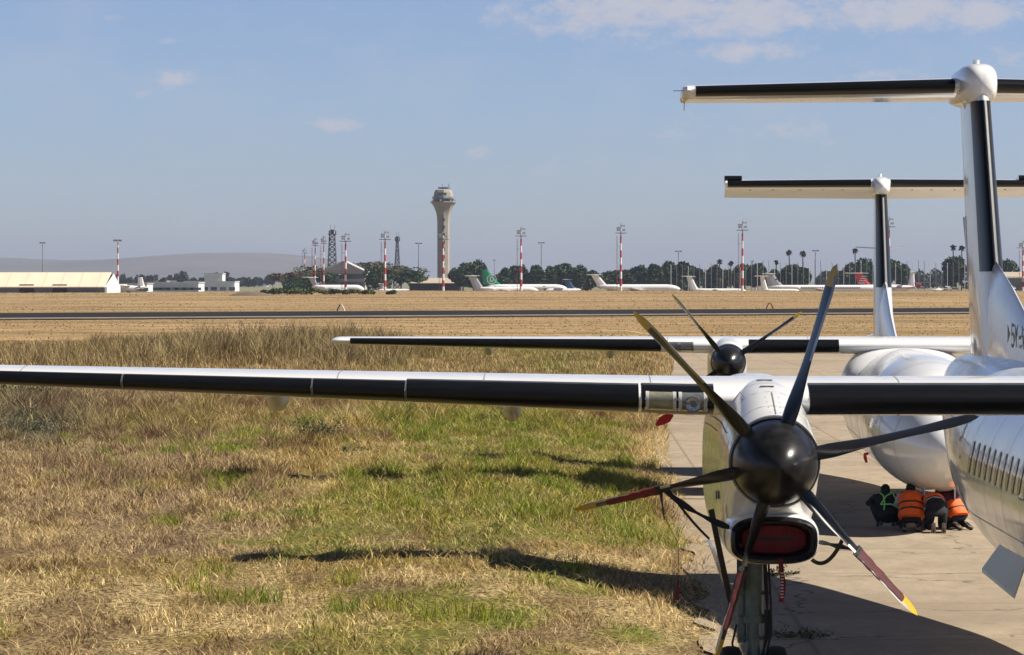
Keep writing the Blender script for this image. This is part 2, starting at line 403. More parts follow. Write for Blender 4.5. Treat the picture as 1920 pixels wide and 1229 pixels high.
        bm_, st_, _ = blade_mesh(cfg['R'], cfg['spin'][0]*.72, cfg['bscale'], cfg.get('hand', 1))
        b0 = None
        for ang in cfg['blades']:
            a = radians(ang if sg == -1 else ang+17)
            if near and ang == 13:
                globals()['YF'] = 1; b3_ = blade_mesh(cfg['R'], cfg['spin'][0]*.72, cfg['bscale'])[0]; globals()['YF'] = -1
                bo = b3_.build('propeller_blade', [BLACK, YEL], root, angle=60); so = MB().loft([[Vector((0, 0, 0))]*4]*2) if False else None
            elif b0 is None:
                bo = bm_.build('propeller_blade', [BLACK, YEL], root, angle=60); so = st_.build('leading_edge_strip', STEEL, bo); b0 = (bo, so)
            else:
                bo = b0[0].copy(); COL.objects.link(bo); so = b0[1].copy(); COL.objects.link(so); so.parent = bo
            bo.parent = root; bo.location = (sg*hx, 0, hz); bo.rotation_euler = (0, pi/2-a, 0)
            # rotation about Y: +Z goes to (sin b, 0, cos b)
        # cuffs are inside the spinner
    # ---------------- fin
    m = MB(); fst = cfg['fin']; us2 = us_full(12)
    zs = spans(fst[0][0], fst[-1][0], 12); m.loft([wsec(fst, z, us2, 0, True, 0) for z in zs])
    x_, = (0,)
    ln = [-.78, -.775]
    for sg in (1, -1):
        m.loft([wsec(fst, z, [sg*.80, sg*.806, sg*.812, sg*.82], .003, True, 0)[1:3] for z in spans(fst[0][0]+.1, fst[-1][0]-.1, 12)], 1, caps=False, closed=False)
    fin = m.build('fin', [WHITE, LINEF], root, angle=50)
    a, b = cfg['finboot']
    for (ua, ub) in ((-.42, -.03), (.03, .42)):
        m = MB(); us_ = [ua+(ub-ua)*k/8 for k in range(9)]
        m.loft([wsec(fst, z, us_, .006, True, 0) for z in spans(a, b, 8)], caps=False, closed=False); m.build('deicing_boot', BOOT, root, angle=60)
    m = MB(); m.loft([wsec(fst, z, [-.05, -.03, 0, .03, .05], .008, True, 0) for z in spans(a, b, 8)], caps=False, closed=False); m.build('boot_glint_strip', BOOTG, root, angle=60)  # lighter strip paints the highlight line along the fin's leading edge
    m = MB(); dp = cfg['dorsal']   # rows (y, zbase, ztop, halfthick)
    m.loft([[Vector((h, y, zb)), Vector((h*.75, y, lerp(zb, zt_, .6))), Vector((h*.3, y, lerp(zb, zt_, .95))), Vector((0, y, zt_)), Vector((-h*.3, y, lerp(zb, zt_, .95))), Vector((-h*.75, y, lerp(zb, zt_, .6))), Vector((-h, y, zb))] for y, zb, zt_, h in dp])
    m.build('dorsal_fin', WHITE, root, angle=45)
    # bullet fairing
    m = MB(); m.loft([[Vector((rx*math.copysign(abs(sin(2*pi*k/32))**.72, sin(2*pi*k/32)), y, zc+rz*math.copysign(abs(cos(2*pi*k/32))**.72, cos(2*pi*k/32)))) for k in range(32)] for y, zc, rx, rz in cfg['bullet']]); bb = cfg['bullet'][3]
    m.loft([[Vector((rx*sin(2*pi*k/24), bb[0]+.15+.45*(1-cos(2*pi*k/24)), z)) for k in range(24)] for z, rx in ((bb[1]-bb[3]-.14, .13), (bb[1]-bb[3]-.06, .16), (bb[1]-bb[3]+.08, .22*bb[2]/.28))])
    bz = cfg['bullet'][3]; m.tube([(0, bz[0]+.5, bz[1]+bz[3]-.02), (0, bz[0]+.5, bz[1]+bz[3]+.09)], .05, 10); m.build('bullet_fairing', WHITE, root, angle=50)
    # stabiliser
    sst = cfg['stab']; tip = sst[-1][0]; m = MB()
    m.loft([wsec(sst, s, us2, 0, False, -.005) for s in spans(-tip, tip, 16)]); st = m.build('tailplane', WHITE, root, angle=50)
    for sg in (1, -1):
        m = MB(); m.loft([wsec(sst, sg*s, us_rng(.09, .10), .006, False, -.005) for s in spans(cfg['sb'][0], cfg['sb'][1], 6)], caps=False, closed=False); m.build('deicing_boot', BOOT, root, angle=60)
        if near:
            m = MB(); e = wsec(sst, sg*tip, us2, 0, False, -.005); c = sum(e, Vector())/len(e)
            m.loft([[Vector((p.x+sg*q*.14, c.y+(p.y-c.y)*k, c.z+(p.z-c.z)*k)) for p in e] for q, k in ((0, 1.04), (.4, 1.06), (.8, .9), (1, .5))]); m.build('tip_cap', WHITE2, st)
            m = MB(); p = wsec(sst, sg*tip, [0], 0)[0]; m.tube([p+Vector((sg*.1, .1, 0)), p+Vector((sg*.28, .1, 0))], .006, 5); m.tube([p+Vector((sg*.06, 1.2, 0)), p+Vector((sg*.06, 1.45, -.25))], .006, 5); m.build('static_wick', MARK, st)
        else:
            ly, z, ch, t, inc, dr = sst[-1][1:]+() if False else interp(sst, tip)
            m = MB(); m.loft([[Vector((sg*x, ly+.15+yy, z+.12+zz)) for yy, zz in ((0, 0), (.03, .05), (.12, .085), (.9, .02), (.9, -.12), (.1, -.06), (.02, -.04))] for x in (tip-.42, tip+.02)]); m.build('elevator_horn', WHITE, root)
            m = MB(); m.loft([[Vector((sg*x, ly+.15+yy, z+.12+zz)) for yy, zz in ((.12, .09), (.02, .055), (-.012, 0), (.01, -.045), (.12, -.066))] for x in (tip-.425, tip+.025)], caps=False, closed=False); m.build('deicing_boot', BOOT, root)
            m = MB()
            for x in (.9, 1.4, 2.0, 2.7, 3.3): 
                p = wsec(sst, sg*x, [.85], 0)[0]; m.box(p+Vector((0, 0, -.02)), (.05, .2, .05))
            m.build('elevator_hinge', MARK, root)
    # fin antennas
    if not near:
        m = MB()
        for sg in (1, -1): m.tube([(sg*.12, 10.2, 5.75), (sg*.62, 10.4, 5.78)], .015, 6)
        m.build('antenna', WHITE2, root)
    # ---------------- landing gear
    gy = cfg['gear_y']; zb = cfg['gear_top']
    for sg in (-1, 1):
        X = sg*hx; m = MB()
        m.tube([(X, gy, zb), (X, gy, 1.15)], .105, 16); m.tube([(X, gy, 1.15), (X, gy, .42)], .072, 16)
        m.tube([(X, gy, 1.2), (X, gy, 1.12)], .125, 16); m.tube([(X-.32, gy, .43), (X+.32, gy, .43)], .05, 10)
        m.tube([(X-.14, gy+.02, zb), (X-.13, gy+.02, .9)], .05, 10)
        m.tube([(X, gy-.1, 1.0), (X, gy-.22, .75), (X, gy-.1, .5)], .03, 8)
        m.tube([(X, gy+.1, 1.3), (X, gy+.9, zb+.2)], .05, 10)
        for z in (1.45, 1.2, .95): m.tube([(X-.17, gy-.02, z), (X+.17, gy-.02, z)], .022, 8)
        g = m.build('main_gear_leg', OLEO, root)
        m = MB()
        for k, dx in enumerate((.12, .15, .1)):
            m.tube([(X+dx, gy-.08, zb), (X+dx+.03, gy-.1, 1.4), (X+dx+.01+.03*k, gy-.13, 1.05), (X+dx-.02, gy-.1, .75), (X+dx*.6, gy-.08, .5)], .014, 6)
        m.tube([(X-.19, gy-.03, 1.1), (X-.24, gy-.08, .9), (X-.2, gy-.05, .62), (X-.2, gy, .45)], .014, 6)
        m.box((X+.15, gy-.08, 1.12), (.07, .06, .3)); m.build('hydraulic_hose', STRAP, g)
        for dx in (-.25, .25):
            w = wheel_parts(g, (X+dx, gy, .43), .43, .24); h = MB(); h.tube([(X+dx-.1, gy, .43), (X+dx+.1, gy, .43)], .2, 18)
            h.build('hub', HUBM, g)
        for dx in (sg,):
            m = MB(); x0 = X+dx*.44; m.loft([[Vector((x0+dx*t*.03-dx*k*.16, y, lerp(1.95, 1.5, k))) for t, k in ((0, 0), (0, .5), (0, 1), (1, 1), (1, .5), (1, 0))] for y in (gy-1.0, gy-.6, gy+.5, gy+1.1)]); m.build('gear_door', WHITE2, root)
    ny = cfg['nose_gear'][0]; m = MB(); m.tube([(0, ny, 1.4), (0, ny-.05, .3)], .06, 12); m.tube([(-.22, ny-.05, .3), (.22, ny-.05, .3)], .04, 8); m.tube([(0, ny, 1.0), (0, ny-.15, .6), (0, ny-.05, .35)], .025, 6)
    g = m.build('nose_gear_leg', OLEO, root)
    for dx in (-.2, .2): wheel_parts(g, (dx, ny-.05, .3), .3, .18)
    for dx in (-1, 1):
        m = MB(); m.box((dx*.3, ny-.1, .85), (.025, .9, .5)); m.build('nose_gear_door', WHITE, root)
    return root, dict(fus=fus_pt, nac=nac_pt, fin=fst, wst=wst)
mat('frame_grey', (.5, .49, .46), .5); mat('frame_dark', (.2, .2, .19), .4); mat('fairing_ground_bounce', (.6, .56, .44), .35, var=.25); mat('burnt_metal', (.12, .09, .07), .4, .7, var=.4)

near, NI = turboprop(dict(near=True, loc=(6.45, 31.7, 0),
    label='nearest white propeller airliner, six black blades, its black edged wing crossing the whole picture',
    fus=[(-11.9, 1.95, .03, .03), (-11.6, 1.98, .35, .3), (-11, 2.05, .65, .6), (-10, 2.18, .98, .98), (-9, 2.3, 1.18, 1.2), (-7.5, 2.38, 1.32, 1.33), (-6, 2.4, 1.345, 1.345), (9.3, 2.4, 1.345, 1.345),
         (12, 2.5, 1.25, 1.27), (15, 2.78, 1.0, 1.02), (18, 3.08, .68, .7), (20, 3.28, .42, .45), (21.3, 3.42, .12, .15)],
    seams=[-9.6, -8.0, -6.2, -4.6, -3, -1.5, .3, 1.7, 3.0, 4.7, 6.2, 7.8, 9.45, 10.3, 11.4, 12.6, 14, 15.6, 17], nwin=32, win0=9.3, wpitch=.502, doors=[(-8.4, .75, 1.6, 0), (10.9, .75, 1.5, .1), (4.55, .5, .9, .35)], ws=(-10.3, -9.35),
    wing=[(0, 1.5, 3.66, 3.05, .135, .6, 0), (5.2, 1.5, 3.66, 3.0, .135, .6, 0), (14.1, 2.35, 3.92, 1.5, .11, 0, 0)],
    wsp=spans(.5, 13.8, 20), wseams=[3.0, 5.6, 7.35, 8.9, 12.3],
    boots=[(1.35, 3.96, .12, .12), (4.95, 5.70, .11, .12), (5.73, 8.16, .10, .12), (8.18, 9.15, .075, .12), (9.17, 11.18, .075, .12), (11.2, 13.7, .075, .12)],
    seals=[8.17, 9.16, 11.19], lights=[(5.06, 5.28, LENS2, True), (5.38, 5.62, LENS, False)], tracks=[7.08, 9.66],
    fair_z=3.72, fairing=[(-1.2, .2, -.05), (-.4, .6, .12), (.8, .9, .22), (2.5, 1.0, .25), (4.5, .9, .2), (6.5, .6, .08), (8, .3, -.05)],
    hub=(4.41, 3.10), nac=[(.17, 3.57, 2.63, .455, 2), (.35, 3.60, 2.56, .465, 2.1), (.65, 3.67, 2.36, .475, 2.2), (1.1, 3.76, 2.1, .49, 2.35), (1.8, 3.86, 1.98, .50, 2.5), (3, 3.9, 1.84, .51, 2.6), (5, 3.85, 1.82, .51, 2.6), (6.2, 3.78, 2.1, .46, 2.5), (7.0, 3.68, 2.6, .34, 2.4), (7.7, 3.6, 3.15, .12, 2)],
    exh=(6.6,), intake=(.2, 2.32, .84, .44), spin=(.433, .72), R=2.06, bscale=1.0, blades=[13, 73, 133, 193, 253, 313],
    fin=[(3.5, 16.0, 0, 3.75, .11, 0, 0), (7.85, 18.35, 0, 3.0, .11, 0, 0)], finboot=(5.05, 7.72),
    dorsal=[(9.5, 3.55, 3.75, .05), (11.5, 3.55, 3.95, .1), (13.6, 3.6, 4.42, .13), (15.2, 3.6, 4.85, .155), (16.8, 3.7, 5.2, .17), (17.3, 3.7, 5.0, .15)],
    bullet=[(18.3, 7.98, .02, .02), (18.33, 7.98, .14, .15), (18.45, 7.99, .22, .25), (18.75, 8.0, .27, .32), (19.4, 8.02, .28, .34), (20.6, 8.03, .26, .31), (22, 8.02, .15, .18), (22.9, 7.98, .03, .04)],
    stab=[(0, 19.3, 8.03, 2.3, .135, 1.0, 9), (4.5, 19.85, 7.97, 1.7, .135, 1.0, 9)], sb=(.32, 4.42), gear_y=3.75, gear_top=1.95, nose_gear=(-9.6,)))
far_loc = (7.6, 71.9, 0)
far, FI = turboprop(dict(near=False, loc=far_loc, rz=radians(-2.0),
    label='smaller white propeller airliner parked behind the nearest one, people crouching under its nose',
    fus=[(-10.7, 1.66, .03, .03), (-10.5, 1.67, .34, .32), (-9.9, 1.72, .72, .68), (-9.0, 1.78, 1.02, .98), (-7.9, 1.9, 1.22, 1.2), (-6.4, 2.0, 1.33, 1.32), (-4.8, 2.03, 1.345, 1.345), (2.2, 2.03, 1.345, 1.345), (4.2, 2.12, 1.3, 1.28),
         (7.5, 2.42, 1.02, 1.05), (10.5, 2.8, .65, .68), (13.2, 3.1, .35, .4), (14.2, 3.25, .08, .1)],
    seams=[-9.3, -8.3, -7.0, -5.4, -3.5, -1.2, .8, 2, 4, 6], nwin=18, win0=3.9, wpitch=.502, doors=[(-6.7, .75, 1.6, 0), (5.7, .75, 1.4, .05)], ws=(-9.5, -8.8),
    wing=[(0, 1.0, 3.42, 2.8, .145, 1.5, 0), (4.4, 1.0, 3.42, 2.8, .145, 1.5, 0), (13.0, 1.7, 3.52, 1.35, .135, 1.5, 0)], wsp=spans(.5, 12.8, 20), wseams=[2.2, 5.4, 9],
    boots=[(1.5, 3.55, .09, .1), (5.55, 12.75, .09, .1)], seals=[], lights=[(4.85, 5.1, LAMPG, False), (5.18, 5.42, LAMPG, False)], tracks=[6.75, 9.6],
    fair_z=3.36, fairing=[(-.1, 1.1, -.45), (.35, 1.42, -.22), (.85, 1.48, -.02), (1.3, 1.45, .1), (2.5, 1.3, .2), (4, 1.1, .12), (5.5, .7, 0), (6.5, .3, -.1)],
    hub=(4.03, 3.08), nac=[(.17, 3.5, 2.66, .40, 2), (.4, 3.55, 2.4, .42, 2.2), (1.0, 3.6, 2.15, .43, 2.5), (2, 3.62, 2.0, .44, 2.8), (4, 3.6, 1.95, .44, 3), (6, 3.5, 2.3, .38, 2.6), (7.6, 3.35, 3.0, .1, 2)],
    exh=(5,), intake=(.3, 2.35, .6, .4), spin=(.38, .6), R=2.0, bscale=.9, blades=[34.5, 129.5, 217, 307],
    fin=[(3.2, 7.4, 0, 4.2, .12, 0, 0), (7.25, 9.6, 0, 2.6, .12, 0, 0)], finboot=(4.75, 7.15),
    dorsal=[(2.5, 3.2, 3.45, .05), (4.4, 3.2, 3.6, .1), (6, 3.25, 4.05, .14), (7.4, 3.3, 4.6, .19), (8.3, 3.3, 4.9, .2), (9, 3.3, 4.6, .18)],
    bullet=[(9.2, 7.3, .02, .02), (9.3, 7.3, .12, .12), (9.5, 7.31, .2, .2), (10, 7.33, .23, .24), (11, 7.34, .23, .24), (12.3, 7.34, .12, .14), (12.9, 7.34, .02, .02)],
    stab=[(0, 10.0, 7.42, 2.2, .125, 1, 26), (3.96, 10.25, 7.41, 1.9, .125, 1, 26)], sb=(.25, 3.9), gear_y=3.6, gear_top=2.1, nose_gear=(-8.2,)))
# ------------------------------------------------------------------ restraints, covers, streamers
HX, HY, HZ = 6.45-4.41, 31.7, 3.10
def bl(ang, r, dy=0.0, dn=0.0):
    a = radians(ang); return Vector((HX+r*cos(a)-dn*sin(a), HY+dy, HZ+r*sin(a)+dn*cos(a)))
def sleeve(mb, ang, ra, rb, w=1.0):
    """canvas sleeve wrapped loosely round a blade: oval tube a little larger than the blade section"""
    a = radians(ang); rings = []; st = [(.3, .245, 61), (1.03, .26, 69), (1.4, .25, 75), (1.73, .21, 79), (1.92, .16, 80), (2.06, .1, 80)]
    for k in range(15):
        r = lerp(ra, rb, k/14); c, th = interp(st, r); t = radians(th); c = c*w+.03; ring = []; wob = .004*sin(k*2.1)+.003*sin(k*4.7)
        ex = Vector((sin(a), 0, -cos(a)))   # in-disk direction for rotation_euler Y
        for j in range(14):
            p = 2*pi*j/14; u = cos(p)*(c/2+wob); v = sin(p)*(.03+wob*.6+.006*sin(3*j+k*.7))
            loc = ex*(u*cos(t)-v*sin(t))+Vector((0, -(u*sin(t)+v*cos(t)), 0))
            ring.append(Vector((HX+r*cos(a), HY, HZ+r*sin(a)))+loc)
        rings.append(ring)
    mb.loft(rings)
rest = thing('propeller_restraint', (0, 0, 0), 'black straps and red canvas sleeves tying the lower propeller blades of the nearest airliner', 'tie-down')
for ang, ra, rb in ((193, 1.2, 1.72), (313, 1.2, 1.84), (253, 1.1, 1.72)):
    m = MB(); sleeve(m, ang, ra, rb); m.build('blade_sleeve', REDC if ang == 193 else mat('shaded_red_canvas', (.08, .008, .012), .75, var=.4, vscale=9), rest, angle=60)  # darker red puts the shade of the two lower sleeves into their colour
    m = MB(); sleeve(m, ang, ra-.03, ra+.03, 1.06); m.build('sleeve_cuff', STRAP, rest)
def sag(a, b, s, n=10):
    a, b = Vector(a), Vector(b); return [a.lerp(b, k/n)-Vector((0, 0, s*4*(k/n)*(1-k/n))) for k in range(n+1)]
IN = lambda dx, dz: Vector((HX+dx, HY+.3, 2.32+dz))
for a, b, s, w, dn in ((bl(193, 1.15), IN(-.44, .12), .04, [.03, .04, .06, .075, .06, .03, .03, .05, .07, .07, .04], (0.3, -1, .4)), (bl(193, 1.1), Vector((HX-.6, HY+1.2, 2.25)), .03, .028, (0, -1, .3)),
                   (IN(.44, -.02), bl(313, 1.18), .0, [.03, .05, .045, .03, .04, .06, .06, .04, .03, .03, .03], (.2, -1, .4)), (IN(.38, -.2), bl(313, 1.0, 0, -.02), .12, .04, (0, -1, .3)),
                   (Vector((HX-.58, HY+1.3, 2.55)), Vector((HX-.33, HY+2.2, 1.5)), .02, .06, (0, -1, .2)), (bl(193, 1.17), bl(193, 1.17)+Vector((.04, 0, -.3)), 0, [.05, .04, .03, .02, .02, .015, .015, .015, .015, .01, .01], (0, -1, 0))):
    m = MB(); m.ribbon(sag(a, b, s), w, dn, .008); m.build('strap', STRAP, rest)
m = MB(); p = W(1272, 1055, 32.2); m.tube([W(1272, 1020, 32.2), p, W(1271, 1090, 32.2)], .003, 5); m.tube([bl(193, 1.14)+Vector((0, 0, -.25)), W(1272, 1020, 32.2)], .003, 5); m.build('cord', STRAP, rest)
m = MB(); m.ribbon([W(1271, 1088, 32.2), W(1271, 1105, 32.2), W(1269, 1125, 32.2)], [.015, .035, .045], (0.1, -1, 0), .004); m.build('streamer', REDC, rest)

ic = thing('intake_cover', (HX, HY, 0), 'dark red cover plugging the engine air intake under the black spinner, with a red streamer', 'cover')
m = MB(); n = 40
REDD = mat('intake_red_canvas', (.2, .008, .01), .75, var=.4, vscale=9, bump=.4, bscale=8)
def sr(w, h, y, ex=3.0): return [Vector((math.copysign(abs(cos(2*pi*k/n))**(2/ex), cos(2*pi*k/n))*w/2, y, 2.32+math.copysign(abs(sin(2*pi*k/n))**(2/ex), sin(2*pi*k/n))*h/2)) for k in range(n)]
m.loft([sr(.67, .3, .5), sr(.67, .3, .33), sr(.63, .27, .305), sr(.44, .18, .295), sr(.2, .08, .29)]); m.build('cover_pad', REDD, ic)
m = MB(); m.ribbon([(-.2, .298, 2.33), (0, .287, 2.32), (.2, .298, 2.33)], .03, (0, -1, 0), .01); m.build('handle_strap', STRAP, ic)
m = MB(); pts = [(.06, .14, 2.14), (.065, .12, 2.02), (.085, .13, 1.9), (.08, .12, 1.8), (.06, .13, 1.71)]; m.ribbon(pts, [.05, .05, .055, .05, .05], (.15, -1, 0), .004)
for k in range(9): m.box((.073, .115, 2.0-.03*k), (.03, .004, .012), 1)
m.build('streamer', [REDD, mat('streamer_lettering', (.6, .5, .5), .6)], ic)
def streamer(label, pts, w, D):
    t = thing('warning_streamer', (0, 0, 0), label, 'streamer')
    m = MB(); m.tube([W(*pts[0], D), W(*pts[1], D)], .006, 5); m.build('cord', STRAP, t)
    m = MB(); m.ribbon([W(*p, D) for p in pts[1:]], w, (.2, -1, .1), .006); m.build('flag', mat('red_fabric', (.5, .02, .03), .6), t)
streamer('small red flag dangling below the landing lights of the nearest wing', [(1262, 772), (1262, 779), (1252, 784), (1240, 790), (1230, 798)], [.02, .1, .09, .03], 34.6)
streamer('dark red streamer hooked under the nose of the smaller airliner behind', [(1632, 848), (1628, 851), (1622, 852), (1622, 858), (1625, 868)], [.06, .07, .07, .05], 63.4)

# open hatch at the belly of the nearest airliner
m = MB(); q = [W(1841, 1066, 37.5), W(1874, 1021, 38.2), W(1925, 1049, 37.2), W(1902, 1116, 36.6)]
nrm = (q[1]-q[0]).cross(q[3]-q[0]).normalized(); 
base = Vector((6.45, 31.7, 0))
q = [p-base for p in q]
def slab(m, q, nrm, th, mi=0):
    a = [p for p in q]; b = [p+nrm*th for p in q]; m.add(a+b, [(0, 1, 2, 3), (7, 6, 5, 4), (0, 4, 5, 1), (1, 5, 6, 2), (2, 6, 7, 3), (3, 7, 4, 0)], mi)
if nrm.y < 0: nrm = -nrm
slab(m, q, nrm, .05); e = (q[2]-q[1]).normalized(); slab(m, [q[0]+(q[3]-q[0])*.72-nrm*.003, q[1]+(q[2]-q[1])*.72-nrm*.003, q[1]+(q[2]-q[1])*.73-nrm*.003, q[0]+(q[3]-q[0])*.73-nrm*.003], nrm, .002, 1)
m.build('open_hatch_door', [GREYP, LINE], near)
# registration and marks on the dorsal fin and crown of the nearest airliner
m = MB()
def dside(y, z, off=.03):
    yb = interp([(r[0], r[1], r[2], r[3]) for r in [(9.5, 3.55, 3.75, .05), (11.5, 3.55, 3.95, .1), (13.6, 3.6, 4.42, .13), (15.2, 3.6, 4.95, .155), (16.7, 3.7, 5.35, .17), (17.3, 3.7, 5.1, .15)]], y)
    return Vector((-(yb[2])-off, y, z))
o = dside(13.9, 3.98); o.x = -.17
write(m, '5Y-VV', o, (0, -1, 0), (0, 0, 1), .27, .3, .05, (-1, 0, 0), .32)
m.build('registration_letters', MARK, near); m = MB()
m.add([(-.165, 14.35, 4.28), (-.165, 14.35, 4.02), (-.165, 14.1, 4.15), (-.16, 14.35, 4.28), (-.16, 14.35, 4.02), (-.16, 14.1, 4.15)], [(0, 1, 2), (5, 4, 3), (0, 3, 4, 1), (1, 4, 5, 2), (2, 5, 3, 0)])
m.build('arrow_marking', MARK, near)
m = MB()   # grey logo strokes on the fin flank
def fpt(y, z, sg=-1):
    fst = NI['fin']; ly, x, ch, t, _, _ = interp(fst, z); u = sqrt(min(max((y-ly)/ch, .0), 1)); xx, yy = foil(-u, t, 0); return Vector((sg*(yy*ch+.006), y, z))
for (ya, yb, yc, yd), za, zb in (((20.9, 20.55, 20.0, 19.85), 5.95, 4.75), ((19.95, 19.6, 19.75, 19.55), 5.95, 4.75)):
    g = [[fpt(lerp(lerp(ya, yc, k/10), lerp(yb, yd, k/10), j/3), lerp(za, zb, k/10)) for j in range(4)] for k in range(11)]
    m.loft(g, caps=False, closed=False)
m.build('tail_logo', MARKG, near)
m = MB()
for y0_, y1_, t0, t1, w in ((10.6, 10.1, -48, -38, .05), (10.35, 9.85, -48, -38, .05), (10.1, 9.5, -38, -38, .05), (9.9, 9.85, -46, -38, .05)):
    P = [NI['fus'](cfg_f, lerp(y0_, y1_, k/5), radians(lerp(t0, t1, k/5)), .006) for cfg_f in ([(-6, 2.4, 1.345, 1.345), (9.3, 2.4, 1.345, 1.345), (12, 2.5, 1.25, 1.27), (15, 2.78, 1.0, 1.02)],) for k in range(6)]
    m.ribbon(P, w, (-.65, 0, .75), .004)
m.build('crown_marking', MARK, near)

# ------------------------------------------------------------------ people under the nose
SKIN = mat('dark_skin', (.06, .03, .018), .5); HAIR = mat('black_hair', (.008, .007, .006), .8)
def skin_body(name, J, E, R, m, parent, sub=2):
    me = bpy.data.meshes.new(name); me.from_pydata(J, E, []); o = bpy.data.objects.new(name, me); COL.objects.link(o)
    md = o.modifiers.new('s', 'SKIN'); md.use_smooth_shade = True
    if not me.skin_vertices: 
        bm = bmesh.new(); bm.from_mesh(me); bm.verts.layers.skin.verify(); bm.to_mesh(me); bm.free()
    for v, r in zip(me.skin_vertices[0].data, R): v.radius = (r, r); v.use_root = False
    me.skin_vertices[0].data[0].use_root = True
    o.modifiers.new('u', 'SUBSURF').levels = sub; o.modifiers['u'].render_levels = sub
    dg = bpy.context.evaluated_depsgraph_get(); dg.update(); me2 = bpy.data.meshes.new_from_object(o.evaluated_get(dg))
    bpy.data.objects.remove(o); me2.materials.clear(); me2.materials.append(m)
    o = bpy.data.objects.new(name, me2); COL.objects.link(o); o.parent = parent; me2.name = name
    me2.polygons.foreach_set('material_index', [0]*len(me2.polygons)); return o
ORANGE = mat('orange_vest', (1.0, .15, .012), .7, var=.25, vscale=10, bump=.3, bscale=9); SILV = mat('reflective_band', (.5, .5, .47), .4); NAVY = mat('navy_cloth', (.012, .014, .02), .85, var=.4, bump=.4)
MAROON = mat('maroon_cloth', (.12, .02, .05), .85, var=.3); GREENB = mat('lime_band', (.25, .75, .2), .5); SHIRT = mat('pale_shirt', (.45, .47, .52), .8, var=.2); DARKR = mat('dark_band', (.06, .015, .015), .7)
SOLE = mat('worn_sole', (.36, .27, .19), .8, var=.5, vscale=30)
def person(loc, rz, label, pose, vest, trousers=NAVY, sleeve_m=SHIRT, group='people crouching under the nose'):
    t = thing('person', loc, label, 'person', group, rz)
    P = pose
    hip, sh, head, kn, an, elb, hand = P['hip'], P['sh'], P['head'], P['knee'], P['ankle'], P['elbow'], P['hand']
    J = [hip]; E = []; R = [.15]
    def ad(p, r, par): J.append(p); R.append(r); E.append((par, len(J)-1)); return len(J)-1
    mid = tuple(lerp(a, b, .5) for a, b in zip(hip, sh)); m1 = ad(mid, .14, 0); s1 = ad(sh, .13, m1)
    neck = tuple(lerp(a, b, .45) for a, b in zip(sh, head)); n1 = ad(neck, .055, s1); h1 = ad(head, .095, n1)
    top = tuple(h+(h-n)*.5 for h, n in zip(head, neck)); ad(top, .075, h1)
    for sg in (-1, 1):
        h = ad((sg*.11+hip[0], hip[1], hip[2]-.03), .125, 0); k = ad((sg*(kn[0])+hip[0], kn[1], kn[2]), .085, h); a = ad((sg*an[0]+hip[0], an[1], an[2]), .06, k)
        ad((sg*an[0]+hip[0], an[1]+P['toe'][0], an[2]+P['toe'][1]), .04, a)
        s = ad((sg*.18+sh[0], sh[1], sh[2]-.01), .07, s1); e = ad((sg*elb[0]+sh[0], elb[1], elb[2]), .048, s); w = ad((sg*hand[0]+sh[0], hand[1], hand[2]), .034, e)
        for q in (-1, 0, 1): ad((sg*hand[0]+sh[0]+q*.022, hand[1]+.09, hand[2]-.02), .012, w)
    skin_body('body', J, E, R, trousers, t)
    # head and arms of their own colour lie just over the body
    m = MB(); hd = Vector(head); up = (hd-Vector(neck)).normalized(); n = 16
    fw = Vector((0, 1, 0)); fw = (fw-up*fw.dot(up)).normalized(); rt = up.cross(fw)
    def hr(u, rx, ry, off=0): return [hd+up*u+rt*rx*cos(2*pi*k/n)+fw*(ry*sin(2*pi*k/n)+off) for k in range(n)]
    m.loft([hr(-.12, .05, .05), hr(-.08, .07, .085, .01), hr(0, .08, .1), hr(.06, .08, .1), hr(.11, .06, .075), hr(.13, .02, .02)])
    m.tube([hd+fw*.1-up*.0, hd+fw*.125-up*.03, hd+fw*.1-up*.04], .014, 6)
    for sg in (-1, 1): m.tube([hd+rt*sg*.08+up*.03, hd+rt*sg*.095, hd+rt*sg*.08-up*.03], .012, 6)
    m.build('head', SKIN, t)
    m = MB(); m.loft([hr(-.07, .075, .05, -.06), hr(-.02, .088, .085, -.03), hr(.05, .09, .1, -.015), hr(.11, .07, .085, -.005), hr(.14, .03, .03)]); m.build('hair', HAIR, t)
    a = []
    for sg in (-1, 1):
        m = MB(); S0 = Vector((sg*.17+sh[0], sh[1], sh[2])); E0 = Vector((sg*elb[0]+sh[0], elb[1], elb[2])); W0 = Vector((sg*hand[0]+sh[0], hand[1], hand[2]))
        m.tube([S0, S0.lerp(E0, .5), E0, E0.lerp(W0, .7)], [.085, .075, .062, .052], 10); m.build('sleeve', sleeve_m, t, angle=80)
    # garment: loft from hip to shoulder
    if vest:
        H, Sx = Vector(hip), Vector(sh); ax = (Sx-H); L = ax.length; ax.normalize(); side = Vector((1, 0, 0)); up2 = side.cross(ax).normalized()
        rings = []; mis = []
        for k, (q, rx, ry) in enumerate(vest['prof']):
            c = H.lerp(Sx, q); rings.append([c+side*rx*math.copysign(abs(cos(2*pi*j/24))**.8, cos(2*pi*j/24))+up2*ry*sin(2*pi*j/24)*(1+.04*sin(j*1.9+k)) for j in range(24)])
        m = MB(); m.loft(rings, mis=vest['bands']); m.build('vest', vest['mats'], t, angle=60)
        for pts, mm in vest.get('straps', []):
            m = MB(); m.ribbon([H+side*p[0]+ax*p[1]*L+up2*p[2] for p in pts], .026, up2+Vector((-.2, -.5, 0)), .012); m.build('reflective_strap', mm, t)
